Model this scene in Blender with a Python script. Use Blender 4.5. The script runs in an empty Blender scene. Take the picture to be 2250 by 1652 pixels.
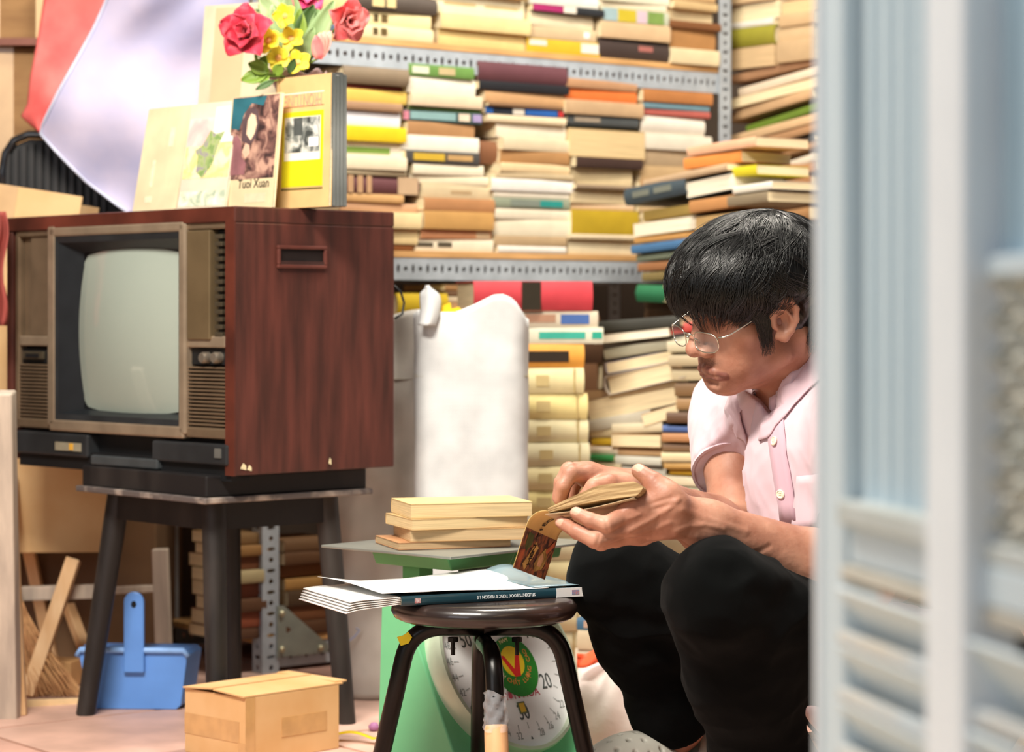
import bpy, bmesh, math, random
import numpy as np
from mathutils import Matrix, Vector, Euler

random.seed(7)
SC = bpy.context.scene
COL = SC.collection
FPX = 5300.0; HZ = 690.0; CH = 0.70          # focal length in pixels, horizon row, camera height

# ------------------------------------------------------------------ camera
cam = bpy.data.cameras.new('camera'); camo = bpy.data.objects.new('camera', cam); COL.objects.link(camo)
camo.location = (0, 0, CH); camo.rotation_euler = (math.pi/2, 0, 0)
cam.sensor_width = 36.0; cam.lens = 36.0*FPX/2250.0
cam.shift_y = -(826-HZ)/2250.0
cam.clip_start = 0.05; cam.clip_end = 60
cam.dof.use_dof = True; cam.dof.focus_distance = 3.22; cam.dof.aperture_fstop = 5.6
cam.dof.aperture_blades = 0
SC.camera = camo
# ------------------------------------------------------------------ world, lights, exposure
wd = bpy.data.worlds.new('daylight'); SC.world = wd; wd.use_nodes = True
bg = wd.node_tree.nodes['Background']; bg.inputs[0].default_value = (0.90, 0.95, 1.0, 1); bg.inputs[1].default_value = 0.13
def area(name, loc, target, sx, sy, power, col):
    l = bpy.data.lights.new(name, 'AREA'); l.shape = 'RECTANGLE'; l.size = sx; l.size_y = sy
    l.energy = power; l.color = col
    o = bpy.data.objects.new(name, l); COL.objects.link(o); o.location = loc
    o.rotation_euler = (Vector(target)-Vector(loc)).to_track_quat('-Z', 'Y').to_euler()
    return o
area('ceiling_lamp', (-0.75, 2.1, 2.45), (0.0, 4.0, 0.6), 1.2, 0.35, 112, (1.0, 0.93, 0.83))
area('shop_lamp', (0.35, 4.0, 2.6), (0.2, 4.2, 0.0), 1.2, 0.3, 56, (1.0, 0.92, 0.80))
area('street_daylight_fill', (-2.4, -0.6, 1.9), (0.1, 2.6, 0.7), 2.2, 1.8, 30, (0.88, 0.92, 1.0))  # fill light added to brighten the gate, standing in for street daylight
SC.view_settings.view_transform = 'Standard'; SC.view_settings.look = 'None'
SC.view_settings.exposure = 0.27; SC.view_settings.gamma = 1.0; SC.view_settings.use_curve_mapping = False

# ------------------------------------------------------------------ helpers
def W(px, py, Y):
    return Vector(((px-1125)/FPX*Y, Y, CH-(py-HZ)/FPX*Y))
def lin(h):
    if isinstance(h, str):
        h = h.lstrip('#'); c = [int(h[i:i+2], 16)/255 for i in (0, 2, 4)]
    else: c = h
    return tuple((x/12.92 if x <= .04045 else ((x+.055)/1.055)**2.4) for x in c)
MATS = {}
def mat(hexc, rough=.65, metal=0., var=.10, scale=30., bump=.12, stretch=None, c2=None, key=None, spec=.4, trans=0., sheen=0.,
        coat=0., thr=(.35, .65), detail=4., bscale=None, bdist=.002):
    k = (hexc, rough, metal, var, scale, bump, stretch, c2, key, spec, trans, sheen, coat, thr)
    if k in MATS: return MATS[k]
    m = bpy.data.materials.new(key or 'surface'); m.use_nodes = True
    nt = m.node_tree; N = nt.nodes; B = N['Principled BSDF']
    B.inputs['Roughness'].default_value = rough; B.inputs['Metallic'].default_value = metal
    B.inputs['Specular IOR Level'].default_value = spec
    if trans: B.inputs['Transmission Weight'].default_value = trans
    if sheen: B.inputs['Sheen Weight'].default_value = sheen
    if coat: B.inputs['Coat Weight'].default_value = coat
    c = lin(hexc)
    if c2: a, b = c, lin(c2)
    else: a = tuple(x*(1-var) for x in c); b = tuple(min(1, x*(1+var)) for x in c)
    tc = N.new('ShaderNodeTexCoord'); mp = N.new('ShaderNodeMapping')
    nt.links.new(tc.outputs['Object'], mp.inputs[0])
    if stretch: mp.inputs['Scale'].default_value = stretch
    nz = N.new('ShaderNodeTexNoise'); nz.inputs['Scale'].default_value = scale; nz.inputs['Detail'].default_value = detail
    nt.links.new(mp.outputs[0], nz.inputs['Vector'])
    rp = N.new('ShaderNodeValToRGB'); rp.color_ramp.elements[0].position = thr[0]; rp.color_ramp.elements[1].position = thr[1]
    rp.color_ramp.elements[0].color = (*a, 1); rp.color_ramp.elements[1].color = (*b, 1)
    nt.links.new(nz.outputs[0], rp.inputs[0]); nt.links.new(rp.outputs[0], B.inputs['Base Color'])
    if bump:
        bp = N.new('ShaderNodeBump'); bp.inputs['Strength'].default_value = bump; bp.inputs['Distance'].default_value = bdist
        src = nz
        if bscale:
            src = N.new('ShaderNodeTexNoise'); src.inputs['Scale'].default_value = bscale; src.inputs['Detail'].default_value = 3
            nt.links.new(mp.outputs[0], src.inputs['Vector'])
        nt.links.new(src.outputs[0], bp.inputs['Height']); nt.links.new(bp.outputs[0], B.inputs['Normal'])
    MATS[k] = m; return m

class MB:
    def __init__(s): s.v = []; s.f = []
    def add(s, vs, fs):
        o = len(s.v); s.v += [tuple(p) for p in vs]; s.f += [tuple(i+o for i in q) for q in fs]; return s
    def box(s, x0, x1, y0, y1, z0, z1, M=None):
        vs = [Vector((x, y, z)) for z in (z0, z1) for y in (y0, y1) for x in (x0, x1)]
        if M is not None: vs = [M @ p for p in vs]
        return s.add(vs, [(0, 2, 3, 1), (4, 5, 7, 6), (0, 1, 5, 4), (2, 6, 7, 3), (0, 4, 6, 2), (1, 3, 7, 5)])
    def bar(s, p, q, w, d, up=(0, 0, 1)):
        p = Vector(p); q = Vector(q); z = (q-p); L = z.length; z.normalize()
        x = Vector(up).cross(z)
        if x.length < 1e-4: x = Vector((1, 0, 0)).cross(z)
        x.normalize(); y = z.cross(x)
        M = Matrix.Translation(p) @ Matrix((x, y, z)).transposed().to_4x4()
        return s.box(-w/2, w/2, -d/2, d/2, 0, L, M)
    def tube(s, pts, r, n=10, cap=True, flat=1.0, up=None):
        pts = [Vector(p) for p in pts]
        if not hasattr(r, '__len__'): r = [r]*len(pts)
        T = []
        for i in range(len(pts)):
            a = pts[max(0, i-1)]; b = pts[min(len(pts)-1, i+1)]; T.append((b-a).normalized())
        u = Vector(up) if up else (Vector((0, 0, 1)) if abs(T[0].z) < .9 else Vector((1, 0, 0)))
        x = (u - T[0]*u.dot(T[0])).normalized(); vs = []; fs = []
        for i, p in enumerate(pts):
            x = (x - T[i]*x.dot(T[i])).normalized(); y = T[i].cross(x)
            for k in range(n):
                a = 2*math.pi*k/n; vs.append(p + (x*math.cos(a)*flat + y*math.sin(a))*r[i])
        for i in range(len(pts)-1):
            for k in range(n):
                fs.append((i*n+k, i*n+(k+1) % n, (i+1)*n+(k+1) % n, (i+1)*n+k))
        if cap: fs += [tuple(range(n))[::-1], tuple((len(pts)-1)*n+k for k in range(n))]
        return s.add(vs, fs)
    def lathe(s, prof, n=32, M=None, sx=1., sy=1.):
        vs = []; fs = []
        for r, z in prof:
            for k in range(n):
                a = 2*math.pi*k/n; p = Vector((r*math.cos(a)*sx, r*math.sin(a)*sy, z)); vs.append(M @ p if M is not None else p)
        m = len(prof)
        for i in range(m-1):
            for k in range(n): fs.append((i*n+k, i*n+(k+1) % n, (i+1)*n+(k+1) % n, (i+1)*n+k))
        if prof[0][0] > 1e-6: fs.append(tuple(range(n))[::-1])
        if prof[-1][0] > 1e-6: fs.append(tuple((m-1)*n+k for k in range(n)))
        return s.add(vs, fs)
    def prism(s, poly, a, b, M=None, axis='z'):
        n = len(poly); vs = []
        for h in (a, b):
            for p in poly:
                q = Vector((p[0], p[1], h)) if axis == 'z' else (Vector((p[0], h, p[1])) if axis == 'y' else Vector((h, p[0], p[1])))
                vs.append(M @ q if M is not None else q)
        fs = [tuple(range(n))[::-1], tuple(range(n, 2*n))] + [(i, (i+1) % n, n+(i+1) % n, n+i) for i in range(n)]
        return s.add(vs, fs)
    def grid(s, fn, nu, nv, close=False):
        vs = [fn(i/nu, j/nv) for j in range(nv+1) for i in range(nu+1)]
        fs = [(j*(nu+1)+i, j*(nu+1)+i+1, (j+1)*(nu+1)+i+1, (j+1)*(nu+1)+i) for j in range(nv) for i in range(nu)]
        return s.add(vs, fs)
    def mesh(s, name):
        m = bpy.data.meshes.new(name); m.from_pydata([tuple(p) for p in s.v], [], s.f); m.update()
        b = bmesh.new(); b.from_mesh(m); bmesh.ops.recalc_face_normals(b, faces=b.faces); b.to_mesh(m); b.free()
        return m

WM = {}
def _link(o, parent, world):
    COL.objects.link(o)
    if parent is not None:
        o.parent = parent
        if world:
            o.matrix_parent_inverse = WM[parent.name].inverted(); WM[o.name] = Matrix.Identity(4)
        else: WM[o.name] = WM[parent.name]
    else: WM[o.name] = Matrix.Identity(4)
def obj(name, mb, m, parent=None, smooth=False, bevel=0, solid=0, sub=0, world=False, seg=2, off=0.):
    me = mb.mesh(name) if isinstance(mb, MB) else mb
    o = bpy.data.objects.new(name, me)
    if m is not None and len(me.materials) == 0: me.materials.append(m)
    _link(o, parent, world)
    if solid:
        d = o.modifiers.new('solid', 'SOLIDIFY'); d.thickness = solid; d.offset = off
    if bevel:
        d = o.modifiers.new('bevel', 'BEVEL'); d.width = bevel; d.segments = seg; d.limit_method = 'ANGLE'; d.angle_limit = .6
    if sub:
        d = o.modifiers.new('sub', 'SUBSURF'); d.levels = sub; d.render_levels = sub
    if smooth:
        me.polygons.foreach_set('use_smooth', [True]*len(me.polygons))
        if smooth == 'auto':
            me.set_sharp_from_angle(angle=.7)
    return o
def tag(o, label=None, cat=None, group=None, kind=None):
    if label: o['label'] = label
    if cat: o['category'] = cat
    if group: o['group'] = group
    if kind: o['kind'] = kind
    return o
def thing(name, label, cat, loc=(0, 0, 0), M=None, group=None):
    o = bpy.data.objects.new(name, None); COL.objects.link(o); o.empty_display_size = .02
    M = M if M is not None else Matrix.Translation(loc)
    o.matrix_world = M; WM[o.name] = M.copy(); tag(o, label, cat, group); return o
def struct(name, mb, m, **k):
    o = obj(name, mb, m, **k); o['kind'] = 'structure'; return o
def frame(origin, x, y=None, z=(0, 0, 1)):
    """right handed frame matrix: x horizontal direction, z up"""
    x = Vector(x).normalized(); z = Vector(z)
    z = (z - x*z.dot(x)).normalized(); y = z.cross(x)
    M = Matrix((x, y, z)).transposed().to_4x4(); M.translation = Vector(origin); return M
class Plane:
    """vertical plane through the floor point (px, Y) along the horizontal direction d"""
    def __init__(s, px, Y, d):
        s.p = Vector(((px-1125)/FPX*Y, Y, 0)); s.d = Vector((d[0], d[1], 0)).normalized()
        s.n = Vector((s.d.y, -s.d.x, 0))       # towards the camera side
        if s.n.y > 0: s.n = -s.n
    def s_of(s, px):
        k = (px-1125)/FPX
        return (k*s.p.y - s.p.x)/(s.d.x - k*s.d.y)
    def at(s, px, py, off=0.):
        t = s.s_of(px); q = s.p + s.d*t + s.n*off
        return Vector((q.x, q.y, CH-(py-HZ)/FPX*q.y))
    def Y(s, px): return (s.p + s.d*s.s_of(px)).y
def text(name, body, size, M, m, parent, ext=.0002, world=True, align='CENTER', font_space=1.0, sx=1.0):
    c = bpy.data.curves.new(name, 'FONT'); c.body = body; c.size = size; c.extrude = ext; c.align_x = align; c.align_y = 'CENTER'
    c.space_character = font_space; c.resolution_u = 3
    o = bpy.data.objects.new(name, c); COL.objects.link(o)
    me = bpy.data.meshes.new_from_object(o); bpy.data.objects.remove(o)
    me.transform(M @ Matrix.Diagonal((sx, 1, 1, 1))); me.name = name
    return obj(name, me, m, parent, world=world)
TH = math.radians(38.)
U = Vector((math.cos(TH), math.sin(TH), 0)); NN = Vector((math.sin(TH), -math.cos(TH), 0))
# ================================================================== room shell
SH = Plane(1587, 5.45, (U.x, U.y))            # front plane of the steel book shelf
def floor_mat():
    m = mat('#c49a86', .55, var=.16, scale=6, bump=.05, key='floor')
    return m
BW = SH.p - NN*0.85                            # a point of the back wall
mb = MB(); mb.box(-4, 4, -1.0, 8, -.06, -.008); struct('floor', mb, mat('#d9c3a4', .8, key='joint', var=.15, scale=40))
FL = bpy.data.objects['floor']
# floor tiles, laid along the room's axes, joints recessed
tile_m = [mat(h, .5, var=.14, scale=9, bump=.06, key='tile') for h in ('#d0a897', '#d4b0a0', '#c89c8c')]
TS = 0.40
tm = MB(); tm.box(-TS/2+.005, TS/2-.005, -TS/2+.005, TS/2-.005, -.02, 0)
tmesh = tm.mesh('tile'); tmesh.materials.append(tile_m[0])
tms = [tmesh] + [tmesh.copy() for _ in (1, 2)]
for i in (1, 2): tms[i].materials.clear(); tms[i].materials.append(tile_m[i])
R0 = Vector((-.62, 4.02, 0))
for i in range(-5, 7):
    for j in range(-5, 6):
        c = R0 + U*(i*TS) + NN*(j*TS)
        px = 1125+FPX*c.x/max(c.y, .5)
        if c.y < 2.4 or c.y > 5.6 or px < -1500 or px > 3300: continue
        o = bpy.data.objects.new('floor_tile', tms[(i*7+j*3) % 3]); COL.objects.link(o)
        o.parent = FL; o.location = c; o.rotation_euler = (0, 0, TH)
def wall(name, p, d, L0, L1, col):
    M = frame(p, d); mb = MB(); mb.box(L0, L1, -.0, .12, 0, 2.9, M); struct(name, mb, mat(col, .85, var=.12, scale=3, key='plaster'))
wall('wall_back', BW, U, -3.2, .75, '#54463a')
wall('wall_right', BW + U*.72, NN, .0, 1.5, '#5a4c40')
wall('wall_left', BW - U*2.75, NN, -.1, 1.2, '#6a5442')

# ================================================================== steel shelf unit
steel = mat('#aab2b9', .45, .12, var=.10, scale=25, bump=.05, key='slotted_steel')
board_m = mat('#c79a64', .6, var=.18, scale=8, bump=.1, stretch=(1, 6, 6), key='shelf_board')
def strip(mb, L, h, M, pitch=.0185, r=.0052, thick=.0025, phase=0):
    """perforated plate in the local xz plane, x 0..L, z 0..h; round holes and upright slots in turn"""
    n = max(1, int(L/pitch)); p = L/n; K = 8
    for i in range(n):
        x0 = i*p; cx = x0+p/2; cz = h*.5
        slot = ((i+phase) % 2 == 1)
        rx, rz = (r*.75, r*1.9) if slot else (r, r)
        outer = []
        for k in range(K):
            a = math.pi/4*k
            dx, dz = math.cos(a), math.sin(a); s = max(abs(dx), abs(dz))
            outer.append((cx+dx/s*p/2, cz+dz/s*h/2))
        inner = [(cx+math.cos(math.pi/4*k)*rx, cz+math.sin(math.pi/4*k)*rz) for k in range(K)]
        vs = [M @ Vector((a, y, b)) for y in (0, thick) for (a, b) in outer+inner]
        fs = []
        for k in range(K):
            k2 = (k+1) % K
            fs.append((k, k2, K+k2, K+k)); fs.append((2*K+k2, 2*K+k, 3*K+k, 3*K+k2)); fs.append((K+k, K+k2, 3*K+k2, 3*K+k))
        fs += [(0, 1, 2*K+1, 2*K), (1, 2, 2*K+2, 2*K+1), (2, 3, 2*K+3, 2*K+2), (3, 4, 2*K+4, 2*K+3), (4, 5, 2*K+5, 2*K+4), (5, 6, 2*K+6, 2*K+5), (6, 7, 2*K+7, 2*K+6), (7, 0, 2*K, 2*K+7)]
        mb.add(vs, fs)
S_R = SH.s_of(1603); S_L = SH.s_of(575)        # shelf ends along its front
Z_UP, Z_LO, Z_MID, Z_BOT = 1.2435, 0.8155, 0.405, 0.055    # tops of the front rails
SHD = .38
ms = frame(SH.p, U)                            # local x along the shelf, y into the wall, z up
shelf = thing('steel_bookshelf', 'grey slotted-angle steel bookshelf with wooden boards against the back wall', 'bookshelf', M=ms)
Lr = S_R-S_L
for z in (Z_UP, Z_LO, Z_MID, Z_BOT):
    for back in (0, 1):
        mb = MB(); M = Matrix.Translation((S_L+.002, SHD if back else 0.0, z-.046)); strip(mb, Lr-.004, .046, M)
        mb.box(S_L, S_R, 0.001 if not back else SHD-.032, .032 if not back else SHD-.001, z-.0025, z)
        obj('rail', mb, steel, shelf)
    mb = MB(); mb.box(S_L+.004, S_R-.036, -.002, SHD, z, z+.013); obj('board', mb, board_m, shelf, bevel=.001)
for sx, x in ((0, S_L), (1, S_R)):
    for back in (0, 1):
        y = SHD if back else -.006
        mb = MB()
        M = Matrix.Translation((x-.036 if sx else x, y, 0)) @ Matrix.Rotation(math.radians(-90), 4, 'Y') @ Matrix.Translation((0, 0, -.036))
        strip(mb, 2.1, .036, M, pitch=.021)
        M2 = Matrix.Translation((x, y, 0)) @ Matrix.Rotation(math.radians(90), 4, 'Z') @ Matrix.Rotation(math.radians(-90), 4, 'Y') @ Matrix.Translation((0, 0, -.036))
        strip(mb, 2.1, .036, M2, pitch=.021)
        obj('upright', mb, steel, shelf)
mb = MB(); mb.prism([(S_L+.03, .03), (S_L+.15, .03), (S_L+.15, .045), (S_L+.045, .13), (S_L+.03, .13)], -.009, -.0065, axis='y')
obj('gusset_plate', mb, mat('#9aa39a', .45, .5, key='gusset'), shelf)
for (x, z) in ((S_L+.04, .115), (S_L+.04, .045), (S_L+.13, .04)):
    mb = MB(); mb.lathe([(.006, 0), (.006, .004), (.003, .006), (0, .006)], 8, Matrix.Translation((x, -.009, z)) @ Matrix.Rotation(math.pi/2, 4, 'X'))
    obj('bolt', mb, mat('#c8c0a0', .4, .7, key='bolt'), shelf)
# ================================================================== books
PAGE = [mat(h, .85, var=.13, scale=60, bump=.35, stretch=(.15, .15, 9), key='page_edges', bdist=.001) for h in ('#dfcda6', '#d4ba8b', '#c6a980', '#e6dcc6', '#b89a74')]
CW = [('cream', 'f5e3b8'), ('ivory', 'fbf3df'), ('white', 'ffffff'), ('tan', 'd9b27c'), ('light brown', 'c0946a'), ('brown', '8f6746'),
      ('dark brown', '4d382c'), ('black', '201f20'), ('charcoal', '4c4a4a'), ('grey', '9c978e'), ('beige', 'dcc8a8'), ('yellow', 'f0cf2c'), ('mustard', 'c9b02e'),
      ('orange', 'f08a3c'), ('red', 'd0404a'), ('maroon', '6b3a42'), ('pink', 'f0b6b0'), ('salmon', 'f2ad86'), ('olive', '9a9434'),
      ('green', '4f8f4a'), ('dark green', '2a4a38'), ('teal', '3fae9f'), ('blue', '3f68b0'), ('light blue', '8fb6cc'), ('navy', '35485a'), ('lavender', 'dcdcf0')]
def cname(h):
    c = [int(h.lstrip('#')[i:i+2], 16) for i in (0, 2, 4)]
    return min(CW, key=lambda w: sum((a-int(w[1][i:i+2], 16))**2 for a, i in zip(c, (0, 2, 4))))[0]
ORD = ['topmost', 'second', 'third', 'fourth', 'fifth', 'sixth', 'seventh', 'eighth', 'ninth', 'tenth', 'eleventh', 'twelfth', 'thirteenth',
       'fourteenth', 'fifteenth', 'sixteenth', 'seventeenth', 'eighteenth', 'nineteenth', 'twentieth', 'twenty-first', 'twenty-second']
def cover_mesh(L, T, D, ct, bulge, flip=False):
    """U-shaped cover: spine at y=0 (or at y=D when flip), boards above and below, length L along x, z 0..T"""
    out = [(D, 0)]; inn = [(D, ct)]
    K = 6
    for k in range(K+1):
        a = k/K; z = T*a; y = -bulge*math.sin(math.pi*a)
        if k in (0, K): y += .0008
        out.append((y, z)); inn.append((max(y, -bulge)+ct*1.2, min(max(z, ct), T-ct)))
    out.append((D, T)); inn.append((D, T-ct))
    if flip: out = [(D-y, z) for y, z in out]; inn = [(D-y, z) for y, z in inn]
    n = len(out); vs = []; fs = []
    for x in (-L/2, L/2):
        vs += [(x, y, z) for y, z in out] + [(x, y, z) for y, z in inn]
    o = 2*n
    for i in range(n-1):
        fs += [(i, i+1, o+i+1, o+i), (n+i+1, n+i, o+n+i, o+n+i+1), (i+1, i, n+i, n+i+1), (o+i, o+i+1, o+n+i+1, o+n+i)]
    fs += [(0, o, o+n, n), (n-1, 2*n-1, o+2*n-1, o+n-1)]
    m = MB(); m.add(vs, fs); return m
def tone(h, k=.80):
    c = [int(h.lstrip('#')[i:i+2], 16)/255 for i in (0, 2, 4)]
    return '#%02x%02x%02x' % tuple(int(round(255*min(1, x*k**(1/2.2)))) for x in c)
def spine_mat(h, gloss=.55):
    h = tone(h)
    return mat(h, gloss, var=.10, scale=14, bump=.10, key='book_cover', bscale=90, bdist=.001)
def book(M, L, T, D, h, style='s', label='', group=None, pages=0, bands=(), cat='book', name='book', hard=False, cov=None, mark=None):
    """style s: spine to the front; f: page edges to the front; l / r: spine at the left / right end, page ends to the front"""
    t = thing(name, label, cat, M=M, group=group)
    ct = .0022 if hard else .0009
    ct = min(ct, T*.2)
    R = Matrix.Identity(4); l, d = L, D
    if style in 'lr':
        l, d = D, L
        R = Matrix.Translation((-L/2, D/2, 0)) @ Matrix.Rotation(-math.pi/2, 4, 'Z') if style == 'l' else Matrix.Translation((L/2, D/2, 0)) @ Matrix.Rotation(math.pi/2, 4, 'Z')
    flip = style == 'f'
    mb = cover_mesh(l, T, d, ct, min(.006, T*.16) if hard else .0012, flip)
    if style in 'lr': mb.v = [tuple(R @ Vector(p)) for p in mb.v]
    c = obj('cover', mb, spine_mat(cov or h), t, smooth='auto')
    ins = .0035 if hard else .0006
    pm = MB()
    y0, y1 = (ct*1.6, d-ins) if not flip else (ins, d-ct*1.6)
    pm.box(-l/2+ins, l/2-ins, y0, y1, ct*1.02, T-ct*1.02, R)
    obj('pages', pm, PAGE[pages], t)
    for b in bands:                                   # printed label or title panel, lying on the spine
        x0, x1, z0, z1, bc = b
        b_ = MB(); fy = -(min(.006, T*.16)*math.sin(math.pi*(z0+z1)/2) if hard else .0012) - .0006
        b_.box(-L/2+x0*L, -L/2+x1*L, fy, fy+.0012, z0*T, z1*T)
        obj('title_band', b_, spine_mat(bc, .5), c)
    return t
SEQ = {}
def column(plane, x0, x1, base_z, specs, phrase, depth=.14, group=None, jit=.011, seed=1):
    """specs listed from the top: (thickness px, colour, style, extra dict); stacked up from base_z"""
    rnd = random.Random(seed); z = base_z; n = len(specs); out = []
    used = {}
    for i in range(n-1, -1, -1):
        sp = specs[i]; tp, h, st = sp[0], sp[1], sp[2]; ex = dict(sp[3]) if len(sp) > 3 else {}
        a, b = x0+ex.pop('a', rnd.uniform(-5, 4))+rnd.uniform(-4, 4), x1+ex.pop('b', rnd.uniform(-5, 5))+rnd.uniform(-4, 4)
        cx = (a+b)/2; off = ex.pop('off', rnd.uniform(-jit, jit)); Y = plane.Y(cx)
        T = tp*Y/FPX*.985; sa, sb = plane.s_of(a), plane.s_of(b); L = abs(sb-sa)
        d = plane.d if plane.d.x > 0 else -plane.d
        o = plane.p + plane.d*((sa+sb)/2) + plane.n*off; o.z = z
        rz = math.radians(rnd.uniform(-2.2, 2.2))
        M = frame(o, d) @ Matrix.Rotation(rz, 4, 'Z')
        kind = 'page-edge-out book' if st in 'flr' else ('hardback' if ex.get('hard') else 'paperback')
        nm = ex.pop('nm', cname(h)); pos = ORD[i] if i < n-1 or n < 3 else 'bottom'
        lab = ex.pop('lab', None) or f"{nm} {kind}, {pos} {'in' if pos in ('topmost', 'bottom') else 'down in'} {phrase}"
        dp = ex.pop('depth', depth*rnd.uniform(.9, 1.05))
        out.append(book(M, L, T, dp, h, st, lab, group, **ex))
        z += T + .0006
    return out
def heap(plane, items, phrase, group, depth=.15, seed=3):
    """loose leaning books: (cx, cy, length px, thickness px, tilt deg, colour, style, extra)"""
    rnd = random.Random(seed)
    for i, it in enumerate(items):
        cx, cy, lp, tp, tilt, h, st = it[:7]; ex = dict(it[7]) if len(it) > 7 else {}
        off = ex.pop('off', rnd.uniform(-.010, .010))
        q = plane.at(cx, cy, off); Y = q.y
        d = plane.d if plane.d.x > 0 else -plane.d
        fs = abs(d.x - (cx-1125)/FPX*d.y)
        L = lp*Y/FPX/fs; T = tp*Y/FPX*.93
        yaw = ex.pop('yaw', rnd.uniform(-6, 6))
        M = frame(q, d) @ Matrix.Rotation(math.radians(yaw), 4, 'Z') @ Matrix.Rotation(math.radians(-tilt), 4, 'Y') @ Matrix.Translation((0, 0, -T/2))
        kind = 'page-edge-out book' if st in 'flr' else ('hardback' if ex.get('hard') else 'paperback')
        nm = ex.pop('nm', cname(h))
        pos = ORD[i]
        lab = ex.pop('lab', None) or f"{nm} {kind}, {pos} {'in' if i == 0 else 'down in'} {phrase}"
        book(M, L, T, ex.pop('depth', depth), h, st, lab, group, **ex)

BT = .0136                                    # board thickness above the rail
GA, GB, GD = 'books on the top steel shelf', 'books on the middle steel shelf', 'books on the lower steel shelves'
H = dict(hard=True)
# ---- top shelf
column(SH, 783, 948, Z_UP+BT, [(30, '#a9825c', 's'), (30, '#4b4540', 's', dict(hard=True)), (36, '#5a5048', 's', dict(hard=True, bands=[(.18, .33, .2, .95, '#efd79c'), (.36, .47, .2, .95, '#efd79c')])),
    (32, '#f1dca6', 's', dict(bands=[(.24, .30, .25, .8, '#5a4a2c'), (.34, .42, .25, .8, '#6a5632')])), (28, '#f4e1b2', 's', dict(bands=[(.21, .27, .25, .8, '#5a4a2c'), (.31, .39, .25, .8, '#6a5632')]))],
    'the top-shelf stack behind the flowers', group=GA, seed=11)
column(SH, 955, 1160, Z_UP+BT, [(30, '#c89e64', 's'), (44, '#f8edc8', 's', dict(bands=[(.12, .46, .45, .62, '#d9c089'), (.56, .93, .45, .6, '#dcc590')])), (34, '#efd79a', 's', dict(a=12)), (34, '#eccf8c', 's', dict(a=14))],
    'the widest top-shelf stack', group=GA, seed=12)
column(SH, 1163, 1316, Z_UP+BT, [(26, '#3a3f3c', 's'), (32, '#fbf6e6', 's'), (16, '#2f3236', 's', dict(nm='magenta and black', bands=[(.0, .42, .05, .95, '#b0306c'), (.42, .6, .05, .95, '#f4ead8')])), (30, '#f8e8c4', 's'), (27, '#dcc29a', 's', dict(bands=[(.82, .9, .3, .8, '#ffffff')])),
    (31, '#e9c034', 's', dict(bands=[(.04, .27, .5, .9, '#f3ecdc'), (.74, .98, .2, .9, '#f1ebe0')]))], 'the top-shelf stack with the yellow book beneath', group=GA, seed=13)
column(SH, 1320, 1466, Z_UP+BT, [(28, '#eef2f2', 's'), (20, '#f6f2d8', 's'), (14, '#f7e7c9', 's'), (30, '#c8cdb4', 's', dict(nm='patterned pastel', bands=[(.02, .22, .05, .95, '#a9c4c8'), (.24, .5, .05, .95, '#d8c23a'), (.52, .66, .05, .95, '#e3c8d6'), (.68, .92, .05, .95, '#86a556')])),
    (36, '#e2c196', 's'), (44, '#4a3d38', 's', dict(hard=True, bands=[(.2, .9, .78, .97, '#33302e'), (.55, .75, .45, .72, '#b8736a')]))], 'the top-shelf stack second from the steel post', group=GA, seed=14)
column(SH, 1470, 1572, Z_UP+BT, [(28, '#dcb682', 's'), (18, '#e6c691', 's'), (26, '#f3dcae', 's'), (16, '#8a5a36', 's'), (44, '#c08c56', 's'), (34, '#f4e0b4', 's')],
    'the top-shelf stack beside the steel post', group=GA, seed=15)
column(SH, 610, 770, Z_UP+BT, [(30, '#e8c78d', 's'), (30, '#dcb47c', 's'), (22, '#53637c', 's')], 'the top-shelf stack at the left end', group=GA, seed=16)
# ---- middle shelf
column(SH, 752, 888, Z_LO+BT, [(38, '#8b7a62', 's', dict(hard=True)), (10, '#7a2f24', 's'), (28, '#e8c660', 's'), (18, '#b08c6c', 's'), (34, '#eeeef4', 's'), (33, '#f0cf1e', 's'), (32, '#f6ecd6', 's', dict(bands=[(.02, .78, .2, .62, '#86a84e')])),
    (30, '#f1e2c2', 's'), (12, '#b9a888', 's'), (40, '#6d4246', 's', dict(hard=True, b=32, bands=[(.08, .15, .02, .98, '#c79f78'), (.2, .27, .02, .98, '#c79f78'), (.32, .38, .02, .98, '#c79f78'), (.72, .98, .02, .98, '#c8aa88')])),
    (18, '#d8aa72', 's'), (20, '#cfa37e', 's', dict(b=46)), (36, '#f2d9a4', 's', dict(b=36)), (34, '#f0d79f', 's', dict(b=36)), (14, '#8c552c', 's', dict(b=24))],
    'the middle-shelf stack nearest the television', group=GB, seed=21)
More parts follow.
